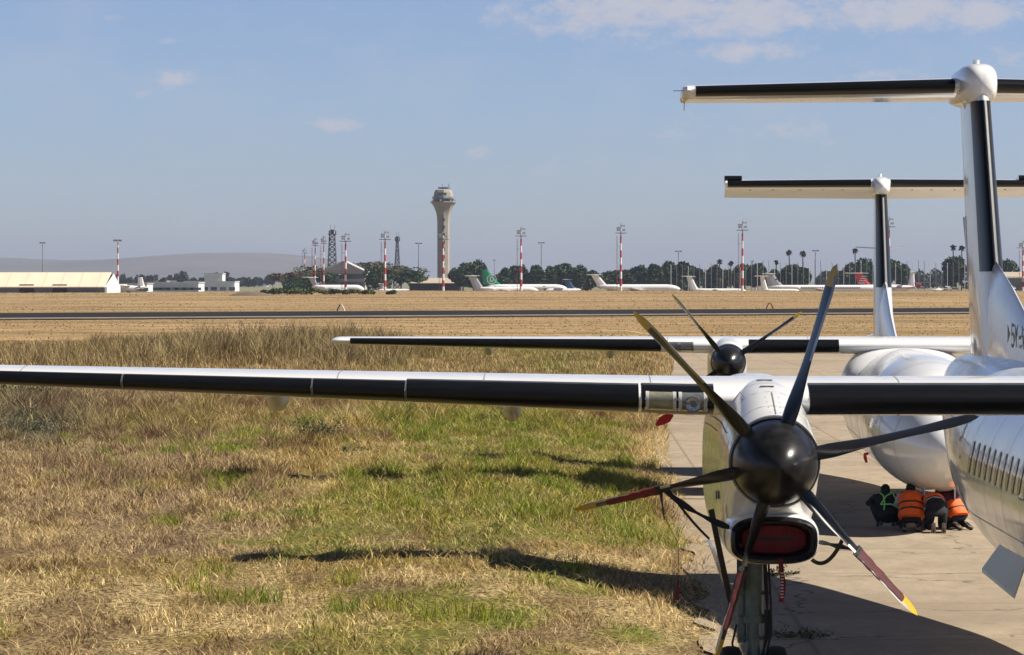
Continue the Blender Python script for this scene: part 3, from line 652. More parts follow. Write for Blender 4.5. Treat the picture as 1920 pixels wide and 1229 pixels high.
    for sg in (-1, 1):
        m = MB(); A = Vector((sg*an[0]+hip[0], an[1], an[2])); ty, tz = P['toe']; d = Vector((0, ty, tz)).normalized(); nn = P['sole']; nn = Vector(nn); rings = []
        for q, w in ((-.07, .025), (-.05, .036), (0, .036), (.08, .04), (.14, .045), (.18, .03), (.195, .012)):
            c = A+d*q; rings.append([c+Vector((1, 0, 0))*x*w+nn*z for x, z in ((-1, .03), (1, .03), (1, -.03), (.6, -.06 if q < .1 else -.04), (-.6, -.06 if q < .1 else -.04), (-1, -.03))])
        m.loft(rings); 
        for q in range(7): m.box(A+d*(-.05+.035*q)+nn*.034, (.06, .02, .012) if abs(ty) > abs(tz) else (.06, .012, .02), 1)
        m.add([p+nn*.004 for r in (rings[1], rings[4]) for p in (r[0], r[1])], [(0, 1, 3, 2)], 1)
        m.build('shoe', [MARK, SOLE], t)
    return t
VP_ = [(-.15, .2, .15), (-.02, .235, .17), (.12, .225, .165), (.2, .222, .165), (.42, .22, .165), (.5, .222, .165), (.75, .24, .16), (.95, .22, .14), (1.06, .13, .1)]
kneel = dict(hip=(0, .12, .31), sh=(0, .42, .7), head=(0, .66, .8), knee=(.2, .42, .1), ankle=(.13, 0, .1), toe=(-.13, -.06), sole=(0, -.6, .8), elbow=(.28, .55, .5), hand=(.2, .75, .32))
bend = dict(hip=(0, .2, .43), sh=(0, .66, .64), head=(0, .9, .6), knee=(.14, .42, .08), ankle=(.1, 0, .14), toe=(.02, -.16), sole=(0, -1, .05), elbow=(.26, .75, .38), hand=(.2, .85, .1))
crouch = dict(hip=(0, .1, .27), sh=(0, .4, .62), head=(.08, .62, .74), knee=(.26, .45, .5), ankle=(.16, .2, .1), toe=(.2, -.03), sole=(0, 0, -1), elbow=(.3, .5, .5), hand=(.15, .72, .55))
def at(px, D): p = W(px, 900, D); return (p.x, D, 0)
person(at(1672, 63.2), .25, 'crouching person in dark clothes with thin lime green reflective straps, leftmost under the nose', crouch,
       dict(prof=VP_, bands=[0]*9, mats=[NAVY], straps=[([(-.18, .0, .2), (-.12, .4, .19), (-.1, .8, .18), (-.12, 1.05, .1)], GREENB), ([(-.2, .35, .16), (0, .3, .2), (.15, .1, .19)], GREENB), ([(-.2, .35, .16), (-.05, .75, .19), (.1, .95, .17)], GREENB), ([(.12, .1, .19), (.14, .5, .19), (.12, .9, .17)], GREENB)]), sleeve_m=NAVY)
person(at(1709, 62.7), -.08, 'kneeling person in bright orange vest with two dark bands and pale shirt sleeves', kneel,
       dict(prof=[(a, b*1.12, c*1.1) for a, b, c in VP_], bands=[0, 0, 1, 0, 1, 0, 0, 0, 0], mats=[ORANGE, DARKR]))
person(at(1760, 62.3), .05, 'person on hands and knees, pale shoe soles towards the viewer, short orange vest', bend,
       dict(prof=[(.35, .19, .17), (.45, .2, .17), (.52, .2, .17), (.6, .205, .17), (.68, .21, .17), (.8, .21, .16), (.95, .2, .14), (1.06, .13, .1)], bands=[1, 2, 1, 0, 0, 0, 0, 0], mats=[ORANGE, NAVY, SILV]), sleeve_m=NAVY)
person(at(1803, 63.2), .5, 'person in maroon top and orange vest crouching half hidden behind the nearest fuselage', kneel,
       dict(prof=VP_, bands=[0, 0, 1, 0, 0, 2, 2, 2, 2], mats=[ORANGE, DARKR, MAROON]), sleeve_m=MAROON)
# ------------------------------------------------------------------ terrain
def vnoise(x, y, seed=0):
    x = np.asarray(x, float); y = np.asarray(y, float); xi = np.floor(x).astype(np.int64); yi = np.floor(y).astype(np.int64); fx = x-xi; fy = y-yi
    fx = fx*fx*(3-2*fx); fy = fy*fy*(3-2*fy)
    def h(a, b):
        n = (a*374761393+b*668265263+seed*974634777) & 0xffffffff; n = ((n ^ (n >> 13))*1274126177) & 0xffffffff; return ((n ^ (n >> 16)) & 0xffff)/65535.0
    return (h(xi, yi)*(1-fx)+h(xi+1, yi)*fx)*(1-fy)+(h(xi, yi+1)*(1-fx)+h(xi+1, yi+1)*fx)*fy
def fbm(x, y, o=4, seed=0):
    r = 0; a = .5; t = 0
    for k in range(o): r = r+a*vnoise(x*2**k, y*2**k, seed+k*17); t += a; a *= .5
    return r/t
def sstep(a, b, x): t = np.clip((x-a)/(b-a), 0, 1); return t*t*(3-2*t)
def edgeX(Y): return np.interp(Y, [0, 42, 51, 70, 88, 117, 160, 193, 240], [1.5, 2.05, 2.2, 2.35, 2.5, 3.3, 4.8, 6.0, 8.0])
def ground(X, Y):
    X = np.asarray(X, float); Y = np.asarray(Y, float)
    e = edgeX(Y)+.9*(fbm(Y*.35, X*0+3, 4, 5)-.5)
    left = sstep(0.0, 3.5, e-X)*sstep(420, 260, Y)+sstep(245, 262, Y)*sstep(400, 300, Y)*.2
    h = -.035+left*(.17+.35*fbm(X*.25, Y*.12, 4, 2)+.15*(fbm(X*.9, Y*.35, 3, 9)-.5)+.12*(fbm(X*3., Y*1.6, 2, 19)-.5))
    # drainage hollow left of the apron
    h = h-left*.75*np.exp(-(((X+6.9+.05*(Y-85))/1.5)**2+((Y-87)/2.2)**2)**1.5)
    far = sstep(600, 900, Y); h = h+far*(2.25+.35*(fbm(X*.02, Y*.02, 3, 4)-.5)-.5*sstep(-60, -140, X))-1.6*sstep(910, 1100, Y)
    h = h+.18*(fbm(X*.05, Y*.02, 3, 8)-.5)*sstep(240, 330, Y)*(1-sstep(390, 410, Y)*(1-sstep(585, 620, Y)))
    return h
def axis(segs):
    out = []
    for a, b, s in segs:
        n = max(1, int(round(abs(b-a)/s))); out += [a+(b-a)*k/n for k in range(n)]
    out.append(segs[-1][1]); return np.array(out)
gx = axis([(-8500, -1500, 1000), (-1500, -300, 120), (-300, -60, 16), (-60, -16, 2.5), (-16, 8, .3), (8, 60, 4), (60, 300, 16), (300, 1500, 120), (1500, 8500, 1000)])
gy = axis([(-150, 30, 15), (30, 120, .4), (120, 200, 1.5), (200, 620, 8), (620, 1200, 14), (1200, 3000, 120), (3000, 15000, 1000)])
GX, GY = np.meshgrid(gx, gy); GZ = ground(GX, GY)
me = bpy.data.meshes.new('ground'); nv = GX.size; nx, ny = len(gx), len(gy)
me.vertices.add(nv); me.vertices.foreach_set('co', np.stack([GX.ravel(), GY.ravel(), GZ.ravel()], 1).ravel())
ii, jj = np.meshgrid(np.arange(nx-1), np.arange(ny-1)); a = (jj*nx+ii).ravel(); quads = np.stack([a, a+1, a+nx+1, a+nx], 1)
me.loops.add(quads.size); me.loops.foreach_set('vertex_index', quads.ravel()); me.polygons.add(len(quads)); me.polygons.foreach_set('loop_start', np.arange(len(quads))*4)
me.polygons.foreach_set('use_smooth', [True]*len(quads)); me.update(); me.validate()

# colour zones shared by the ground and the grass (albedo)
STRAW = np.array([.76, .58, .28]); GOLD = np.array([.46, .34, .10]); TAN = np.array([.44, .31, .15]); OLIVE = np.array([.35, .33, .045]); GREEN = np.array([.19, .27, .02]); MAUVE = np.array([.34, .23, .155]); DARKG = np.array([.05, .065, .03]); BRN = np.array([.12, .075, .045])
def zones(X, Y, r):
    """colours for root positions; r = random numbers for the individual stalks"""
    X = np.asarray(X, float); Y = np.asarray(Y, float)
    px = 1068+X/Y*F; py = 528+(CAMZ-.35)/Y*F      # only used to lay the patches out along the ground
    n1 = fbm(X*.35, Y*.16, 4, 21); n2 = fbm(X*1.1+40, Y*.55, 4, 33); n3 = fbm(X*.8-9, Y*.35+5, 3, 44); n4 = fbm(X*2.6, Y*1.3, 3, 51)
    d = edgeX(Y)-X
    green = sstep(.43, .54, n1*.5+n2*.5+.20*np.exp(-((px-1010)/260)**2)*(Y > 58)+.1*np.exp(-((X+1)/2.5)**2)-.05*(Y < 56)*(px < 620)-.075*(Y < 60)-.03-.5*np.exp(-(d/.55)**2)-.16*sstep(650, 250, px)*(py < 1050)-.2*(Y > 105))
    straw = sstep(.46, .56, n3*.6+n4*.4+.22*np.exp(-(d/.9)**2)+.16*(py > 1080)-.05)
    mauve = sstep(.42, .6, n2*.5+n1*.2+.3*sstep(800, 300, px)*(py > 715)*(py < 1040)*.9+.02)
    c = np.broadcast_to(GOLD, X.shape+(3,)).copy()
    def mix(col, w): 
        nonlocal c; w = np.clip(w, 0, 1)[..., None]; c = c*(1-w)+col*w
    mix(MAUVE, mauve*.85); mix(TAN, sstep(.5, .6, n4)*.6); mix(STRAW, straw*.85*(1-mauve*.55)); mix(OLIVE, green*.85); mix(GREEN, green*sstep(.45, .62, n4)*.85)
    gg = np.exp(-((px-60)/110)**2-((py-800)/45)**2); mix(np.array([.12, .125, .08]), gg)
    yy = np.exp(-((px-330)/150)**2-((py-800)/25)**2); mix(np.array([.36, .29, .08]), yy*.8)
    c = c*1.0*(.55+.85*r[..., None])
    k = (r*7919) % 1; mix(STRAW*1.1, (k < .12)*.7); mix(DARKG, ((k > .88))*.6); mix(BRN, ((k > .72)&(k < .88))*.6)
    br = sstep(.52, .66, fbm(X*1.0+7, Y*.4, 4, 66)); mix(np.array([.17, .095, .055]), br*.6*(1-green*.6))
    return c
rz = RNG.random(GX.shape); CC = zones(GX, np.maximum(GY, 20), .5+0*rz)
at_ = me.color_attributes.new('zone', 'FLOAT_COLOR', 'POINT'); at_.data.foreach_set('color', np.concatenate([CC, np.ones(GX.shape+(1,))], -1).ravel())
gm = bpy.data.materials.new('dry_ground'); gm.use_nodes = True; N = gm.node_tree.nodes; L = gm.node_tree.links; b = N['Principled BSDF']; b.inputs['Roughness'].default_value = .95; b.inputs['Specular IOR Level'].default_value = .1
geo = N.new('ShaderNodeNewGeometry'); sep = N.new('ShaderNodeSeparateXYZ'); L.new(geo.outputs['Position'], sep.inputs[0])
def nz(scale, stretch, det=6, rough=.65):
    mp = N.new('ShaderNodeMapping'); mp.inputs['Scale'].default_value = stretch; L.new(geo.outputs['Position'], mp.inputs['Vector'])
    n = N.new('ShaderNodeTexNoise'); n.inputs['Scale'].default_value = scale; n.inputs['Detail'].default_value = det; n.inputs['Roughness'].default_value = rough; L.new(mp.outputs[0], n.inputs['Vector']); return n.outputs['Fac']
def ramp(src, stops):
    r = N.new('ShaderNodeValToRGB'); e = r.color_ramp.elements
    while len(e) < len(stops): e.new(.5)
    for q, (p, c) in zip(e, stops): q.position = p; q.color = (*c, 1)
    L.new(src, r.inputs[0]); return r.outputs[0]
def mixc(f, a, b_):
    m = N.new('ShaderNodeMix'); m.data_type = 'RGBA'
    if hasattr(f, 'is_linked') : L.new(f, m.inputs[0])
    else: m.inputs[0].default_value = f
    for i, s in ((6, a), (7, b_)):
        if isinstance(s, tuple): m.inputs[i].default_value = (*s, 1)
        else: L.new(s, m.inputs[i])
    return m.outputs[2]
def mrange(src, a, b_, c=0., d=1.):
    m = N.new('ShaderNodeMapRange'); m.inputs[1].default_value = a; m.inputs[2].default_value = b_; m.inputs[3].default_value = c; m.inputs[4].default_value = d; L.new(src, m.inputs[0]); return m.outputs[0]
za = N.new('ShaderNodeAttribute'); za.attribute_name = 'zone'
nearc = mixc(mrange(nz(14, (1, .7, 1)), .32, .6), za.outputs['Color'], (.075, .05, .025))  # dark ground tone deepened to stand in for shade between the stalks
farf = ramp(nz(.09, (.22, 1, 1), 9, .72), [(.33, (.13, .085, .042)), (.44, (.27, .18, .088)), (.55, (.36, .24, .12)), (.68, (.48, .345, .19))])
farg = mixc(mrange(nz(.035, (.25, 1.6, 1), 7), .5, .66, 0, .8), farf, (.16, .14, .06))
farg = mixc(mrange(nz(1.2, (.5, .6, 1), 5, .8), .52, .75, 0, .45), farg, (.12, .08, .04))
col = mixc(mrange(sep.outputs[1], 105, 150), nearc, farg)
col = mixc(mrange(sep.outputs[1], 1050, 1500), col, (.2, .19, .12))
L.new(col, b.inputs['Base Color'])
bp = N.new('ShaderNodeBump'); bp.inputs['Strength'].default_value = .7; bp.inputs['Distance'].default_value = .15; L.new(nz(3, (1, 1, 1), 8, .75), bp.inputs['Height']); L.new(bp.outputs[0], b.inputs['Normal'])
me.materials.append(gm); g = bpy.data.objects.new('ground', me); COL.objects.link(g); tag(g, kind='structure')

# concrete apron with slab joints, cracks and stains
am = bpy.data.materials.new('weathered_concrete'); am.use_nodes = True; N = am.node_tree.nodes; L = am.node_tree.links; b = N['Principled BSDF']; b.inputs['Roughness'].default_value = .9; b.inputs['Specular IOR Level'].default_value = .2
geo = N.new('ShaderNodeNewGeometry'); sep = N.new('ShaderNodeSeparateXYZ'); L.new(geo.outputs['Position'], sep.inputs[0])
base = ramp(nz(1.6, (1, .5, 1), 12, .78), [(.25, (.20, .158, .108)), (.42, (.31, .25, .175)), (.57, (.37, .30, .215)), (.78, (.46, .38, .28))])
base = mixc(mrange(nz(.12, (1, 1, 1), 3, .6), .48, .68, 0, .6), base, (.2, .16, .115))
base = mixc(mrange(nz(16, (1, .4, 1), 6, .85), .5, .72, 0, .7), base, (.22, .165, .11))
base = mixc(mrange(nz(.9, (1, 1, 1), 7, .7), .6, .72, 0, .5), base, (.13, .105, .08))
def joint(axis_, step, off, w):
    m1 = N.new('ShaderNodeMath'); m1.operation = 'ADD'; L.new(sep.outputs[axis_], m1.inputs[0]); m1.inputs[1].default_value = off
    nn = nz(1.5, (1, 1, 1), 4); ma = N.new('ShaderNodeMath'); ma.operation = 'MULTIPLY_ADD'; L.new(nn, ma.inputs[0]); ma.inputs[1].default_value = .05; L.new(m1.outputs[0], ma.inputs[2])
    m2 = N.new('ShaderNodeMath'); m2.operation = 'PINGPONG'; L.new(ma.outputs[0], m2.inputs[0]); m2.inputs[1].default_value = step/2
    return mrange(m2.outputs[0], w, w*2.2, 1, 0)
for ax_, st_, off_, w_ in ((0, 5.0, 1.7, .022), (1, 5.0, 1.2, .03)):
    base = mixc(joint(ax_, st_, off_, w_), base, (.24, .185, .125))
vo = N.new('ShaderNodeTexVoronoi'); vo.feature = 'DISTANCE_TO_EDGE'; vo.inputs['Scale'].default_value = .22
dm = N.new('ShaderNodeVectorMath'); dm.operation = 'MULTIPLY_ADD'; nn = N.new('ShaderNodeTexNoise'); nn.inputs['Scale'].default_value = 1.1; nn.inputs['Detail'].default_value = 5; L.new(geo.outputs['Position'], nn.inputs['Vector'])
L.new(nn.outputs['Color'], dm.inputs[0]); dm.inputs[1].default_value = (1.6, 1.6, 0); L.new(geo.outputs['Position'], dm.inputs[2]); L.new(dm.outputs[0], vo.inputs['Vector'])
base = mixc(mrange(vo.outputs['Distance'], .003, .008, .6, 0), base, (.05, .042, .03))
L.new(base, b.inputs['Base Color'])
bp = N.new('ShaderNodeBump'); bp.inputs['Strength'].default_value = .5; bp.inputs['Distance'].default_value = .02; L.new(nz(9, (1, 1, 1), 8, .8), bp.inputs['Height']); L.new(bp.outputs[0], b.inputs['Normal'])
ys = np.concatenate([np.arange(-10, 120, .5), np.arange(120, 245, 2)]); ex = edgeX(ys)+.6*(fbm(ys*.8, ys*0, 4, 71)-.5)-.15
m = MB(); vs = []
for y, e in zip(ys, ex): vs += [(e, y, 0), (60, y, 0), ]
m.add(vs, [(2*i, 2*i+1, 2*i+3, 2*i+2) for i in range(len(ys)-1)]); ap = m.build('apron', am, smooth=False); tag(ap, kind='structure')

# runway: skewed strip with pale edge line and shoulder
def strip(name, d0, d1, mt, z):
    """edges given as depths at the left end (x=-75) of the picture; runs at a skew"""
    dx, dy = 140.6, 84.; m = MB(); A = []
    for k in range(-14, 16):
        t = k/2; X = -72.6+dx*t; bend = -14*max(0, .35-t)**2 if t < .35 else 0
        A.append(((X, d0+dy*t+bend, z), (X, d1+dy*t+bend, z)))
    m.add([p for q in A for p in q], [(2*i, 2*i+1, 2*i+3, 2*i+2) for i in range(len(A)-1)]); o = m.build(name, mt, smooth=False); tag(o, kind='structure'); return o
ASP = mat('runway_asphalt', (.035, .032, .03), 1, var=.4, vscale=.2, stretch=(.3, 1, 1), spec=.02); WLINE = mat('runway_paint', (.55, .53, .5), .7, var=.4, vscale=.4)
SHO = mat('shoulder_asphalt', (.2, .155, .11), 1, var=.5, vscale=.15, spec=.02)
strip('runway_shoulder', 404, 500, SHO, .10); strip('runway', 421, 492, ASP, .112); strip('runway_edge_line', 415, 419.5, WLINE, .12)

# ------------------------------------------------------------------ grass
def blades_mesh(name, X, Y, H, Wd, lean, col, mt, kind='stuff', seg=2, parent=None, zoff=0):
    n = len(X); Z = ground(X, Y)-.02+zoff; az = RNG.random(n)*2*pi; la = RNG.random(n)*2*pi
    wx, wy = np.cos(az)*Wd/2, np.sin(az)*Wd/2; lx, ly = np.cos(la)*lean*H, np.sin(la)*lean*H
    hz = H*np.sqrt(np.clip(1-lean**2*.85, .02, 1))
    P = np.zeros((n, 5, 3)); P[:, 0] = np.stack([X-wx, Y-wy, Z], 1); P[:, 1] = np.stack([X+wx, Y+wy, Z], 1)
    mx, my, mz = X+lx*.35, Y+ly*.35, Z+hz*.6
    P[:, 2] = np.stack([mx-wx*.8, my-wy*.8, mz], 1); P[:, 3] = np.stack([mx+wx*.8, my+wy*.8, mz], 1); P[:, 4] = np.stack([X+lx, Y+ly, Z+hz], 1)
    me = bpy.data.meshes.new(name); me.vertices.add(n*5); me.vertices.foreach_set('co', P.ravel())
    o = np.arange(n)*5; lp = np.stack([o, o+1, o+3, o+2, o+2, o+3, o+4], 1).ravel()
    me.loops.add(n*7); me.loops.foreach_set('vertex_index', lp); me.polygons.add(n*2)
    ls = np.stack([np.arange(n)*7, np.arange(n)*7+4], 1).ravel(); me.polygons.foreach_set('loop_start', ls); me.update()
    ca = me.color_attributes.new('zone', 'FLOAT_COLOR', 'POINT'); c4 = np.ones((n, 5, 4)); c4[:, :, :3] = col[:, None, :]; ca.data.foreach_set('color', c4.ravel())
    me.materials.append(mt); ob = bpy.data.objects.new(name, me); COL.objects.link(ob)
    if kind: ob['kind'] = kind
    return ob
GRASS = mat('grass_stalks', (.3, .2, .1), .75, attr='zone', spec=.15, trans=.25)
def scatter(n, y0, y1, lo=-.20, hi=None, pw=1.0):
    """roots spread evenly over the ground in the wedge the photograph covers and a margin around it"""
    out = []; 
    while sum(len(o[0]) for o in out) < n:
        Y = np.sqrt(RNG.random(n)*(y1**2-y0**2)+y0**2) if pw == 1 else y0*(y1/y0)**RNG.random(n)
        e = edgeX(Y)+.25 if hi is None else hi*Y; l = lo*Y-3; X = l+(e-l)*RNG.random(n)
        k = RNG.random(n) < (e-l)/((edgeX(Y)+.25 if hi is None else hi*Y)-l).max()*1.0; out.append((X[k], Y[k]))
    return np.concatenate([o[0] for o in out])[:n], np.concatenate([o[1] for o in out])[:n]
# short mown grass, thatch and straw
X, Y = scatter(640000, 37, 118, lo=-.225); nn_ = fbm(X*1.3, Y*.7, 3, 77); r = RNG.random(len(X)); d = edgeX(Y)-X
keep = (d > -.8-.9*(fbm(Y*.9, X*0, 3, 15)-.5))|(r < .02); thin = RNG.random(len(X)) < np.clip(.35+d/.9, .08, 1)*np.clip(.45+2.2*(fbm(X*2.2, Y*.8, 3, 16)-.3)/.4, .15, 1); keep &= thin
keep &= ~((np.abs(X+6.9+.05*(Y-85)) < 1.4)&(np.abs(Y-87) < 1.8)&(RNG.random(len(X)) < .9)); X, Y, nn_, r = X[keep], Y[keep], nn_[keep], r[keep]
cl_ = fbm(X*1.6, Y*.45, 3, 79); H = (.04+.12*RNG.random(len(X)))*(.25+2.6*np.clip(cl_-.28, 0, 1)/.44)*(.6+.8*nn_); H *= .5+.5*sstep(58, 66, Y); H *= 1-.45*np.exp(-((Y-85)/6)**2); H *= 1+1.0*sstep(90, 118, Y)+.5*sstep(2, -6, X)*sstep(62, 80, Y)
blades_mesh('mown_grass', X, Y, H, .008+.016*RNG.random(len(X))**1.5+Y*.00006, .35+.6*RNG.random(len(X)), zones(X, Y, r), GRASS)
X, Y = scatter(170000, 37, 118, lo=-.225); r = RNG.random(len(X)); nn_ = fbm(X*.9, Y*.5, 3, 78); k = RNG.random(len(X)) < .25+.75*sstep(.4, .55, nn_+.25*np.exp(-((edgeX(Y)-X)/1.0)**2)); X, Y, r = X[k], Y[k], r[k]
blades_mesh('cut_straw', X, Y, .08+.24*RNG.random(len(X)), .010+0*X, .9+.09*RNG.random(len(X)), STRAW*(.5+.6*r[:, None])*.6+.4*zones(X, Y, r), GRASS, zoff=.05)
# green upright tufts
TX, TY = scatter(460, 41, 110, lo=-.2); w = fbm(TX*.5, TY*.25, 3, 91); k = w+.12*np.exp(-((TX+1)/3)**2) > .5; k &= ~((TY > 49)&(TY < 60)&(RNG.random(len(TX)) < .7)); TX, TY = TX[k], TY[k]; q = 90
X = np.repeat(TX, q)+RNG.normal(0, .16, len(TX)*q); Y = np.repeat(TY, q)+RNG.normal(0, .2, len(TX)*q); r = RNG.random(len(X)); tc_ = np.repeat(RNG.random(len(TX)), q)
k = X < edgeX(Y)-.1; X, Y, r, tc_ = X[k], Y[k], r[k], tc_[k]
cg = (np.array([.13, .21, .018])*(1-tc_[:, None])+np.array([.3, .3, .04])*tc_[:, None])*(.7+.6*r[:, None])
blades_mesh('green_grass_tufts', X, Y, .12+.28*RNG.random(len(X)), .013+0*X, .2+.5*RNG.random(len(X)), cg, GRASS)
# the long grass between the apron and the runway
X, Y = scatter(230000, 112, 235, lo=-.225); r = RNG.random(len(X)); nn_ = fbm(X*.25, Y*.1, 4, 81); px = 1068+X/Y*F
tall = sstep(.38, .62, nn_)*sstep(900, 690, px)*sstep(150, 168, Y)*sstep(222, 205, Y)*(.55+.45*sstep(200, 420, px))
H = .2+.25*r+tall*(.6+1.3*RNG.random(len(X)))*(.5+fbm(X*1.2, Y*.4, 2, 83))
gc = zones(X, Y, r)*.5+.5*(np.array([.27, .2, .11])*(.7+.6*r[:, None])); gc = gc*(1-.35*tall[:, None])+np.array([.15, .13, .065])*.35*tall[:, None]
blades_mesh('long_dry_grass', X, Y, H, .02+Y*.00018, .15+.55*RNG.random(len(X)), gc, GRASS)
X, Y = scatter(34000, 235, 1000, lo=-.2, hi=.18, pw=0); r = RNG.random(len(X))
u = (X+72.6)/140.6; dd = Y-84*u; k = ((dd < 402)|(dd > 502)); X, Y, r = X[k], Y[k], r[k]
fc = np.array([.40, .275, .135])*(.85+.3*r[:, None]); gr = sstep(.56, .66, fbm(X*.012, Y*.06, 4, 95))[:, None]; fc = fc*(1-gr*.6)+np.array([.17, .17, .06])*gr*.6; br = sstep(.5, .7, fbm(X*.02+9, Y*.03, 4, 96))[:, None]; fc = fc*(1-br*.55)+np.array([.17, .1, .05])*br*.55
blades_mesh('field_grass', X, Y, .06+.1*RNG.random(len(X)), .05+Y*.0004, .4+.5*RNG.random(len(X)), fc, GRASS)

# bushes and weeds: things with stems and leaves
def plant(name, label, cat, px, D, w, h, n, cols, stem=(.2, .14, .08), leaf=.05, spray=.5, group=None, up=.7, upright=True):
    p = W(px, 800, D); z = float(ground(p.x, D)); t = thing(name, (p.x, D, z-.02), label, cat, group)
    m = MB(); lv = MB(); 
    for k in range(n):
        a = random.random()*2*pi; rr = random.random()**.5*w*.3; b0 = Vector((cos(a)*rr, sin(a)*rr, 0)); L_ = h*(.55+.45*random.random()); d = Vector((cos(a)*spray*random.random()*w/h, sin(a)*spray*random.random()*w/h, up)).normalized()
        P = [b0]; 
        for s in range(4): d = (d+Vector((random.uniform(-.25, .25), random.uniform(-.25, .25), random.uniform(-.18, .12)))).normalized(); P.append(P[-1]+d*L_/4)
        m.tube(P, [.012*max(1, D/70), .010*max(1, D/70), .008*max(1, D/70), .006*max(1, D/70), .003*max(1, D/70)], 4)
        for s in range(1, 5):
            for _ in range(7):
                c = P[s-1].lerp(P[s], random.random())+Vector([random.gauss(0, .05*w) for _ in range(3)])*.8; e = Vector([random.gauss(0, 1) for _ in range(3)]).normalized()*leaf*random.uniform(.6, 1.4)
                f = e.cross(Vector([random.gauss(0, 1) for _ in range(3)])).normalized()*leaf*.35; lv.add([c-e*.5, c+f, c+e*.5, c-f], [(0, 1, 2, 3)], random.randrange(len(cols)))
    m.build('stem', mat('weed_stem', stem, .9, var=.3), t); lv.build('foliage', [mat('leaf_%d_%d_%d' % tuple(int(c*1000) for c in q), q, .7, trans=.2) for q in cols], t, smooth=False)
    return t
GRN = [(.07, .10, .035), (.1, .13, .045), (.05, .075, .03)]; DRY = [(.2, .14, .08), (.26, .19, .1), (.14, .12, .06)]; GG = [(.12, .13, .085), (.09, .105, .06), (.17, .16, .11)]
plant('thorn_bush', 'low dark green thorny bush spreading at the left edge above the near wing', 'bush', 10, 128, 4.2, 1.15, 60, GRN, leaf=.12, spray=1.1, up=.5)
plant('thorn_bush', 'smaller arching thorny bush just right of the dark green one at the left edge', 'bush', 118, 127, 2.0, 1.2, 26, GRN, leaf=.09, spray=1, up=.6)
k_ = 0
for px, D, h, lab in ((285, 188, 1.7, 'thin straw coloured weed clump, leftmost of the tall weeds before the runway'), (470, 192, 2.35, 'tall brown weed clump whose top reaches the runway left of centre'), (535, 190, 2.5, 'tallest olive brown weed clump standing up over the runway'),
                      (590, 188, 2.1, 'feathery weed clump just left of the far wing tip'), (665, 192, 2.3, 'leafy weed clump rising behind the white tip of the far wing'), (400, 185, 1.9, 'low tangled weed clump between the straw coloured and brown clumps')):
    plant('tall_weed', lab, 'weed', px, D, 3.2, h, 60, DRY+[(.17, .16, .07)], leaf=.085, spray=.45, group='tall weeds before the runway')
plant('grey_green_bush', 'soft grey green bush at the left edge below the near wing', 'bush', 40, 98, 2.6, .75, 90, GG, leaf=.07, spray=.9, up=.5)
plant('grey_green_bush', 'smaller grey green bush below and right of the bigger one at the left edge', 'bush', 105, 96, 1.6, .5, 45, GG, leaf=.06, spray=.9, up=.5)
plant('green_bush', 'ragged green bush beside the dark hollow in the grass', 'bush', 596, 92, 1.1, .9, 34, [(.07, .1, .03), (.1, .12, .05)], leaf=.07, spray=.6)
plant('green_bush', 'dark leafy clump of long grass right of the hollow', 'bush', 668, 88, 1.1, .45, 36, [(.05, .09, .03), (.07, .11, .04)], leaf=.09, spray=.7)
plant('green_bush', 'low bright green bush in the grass behind the hanging wing fairing', 'bush', 935, 103, 1.5, .55, 44, [(.07, .12, .025), (.1, .15, .035)], leaf=.07, spray=.8)
plant('green_bush', 'small leafy weed growing in the concrete joint beside the landing gear', 'weed', 1497, 44.2, 1.0, .2, 60, GRN, leaf=.05, spray=1.1, up=.35)
plant('green_bush', 'small weed in the shaded concrete joint behind the landing gear', 'weed', 1458, 53.5, .7, .3, 30, GRN, leaf=.05, spray=1.1, up=.4)
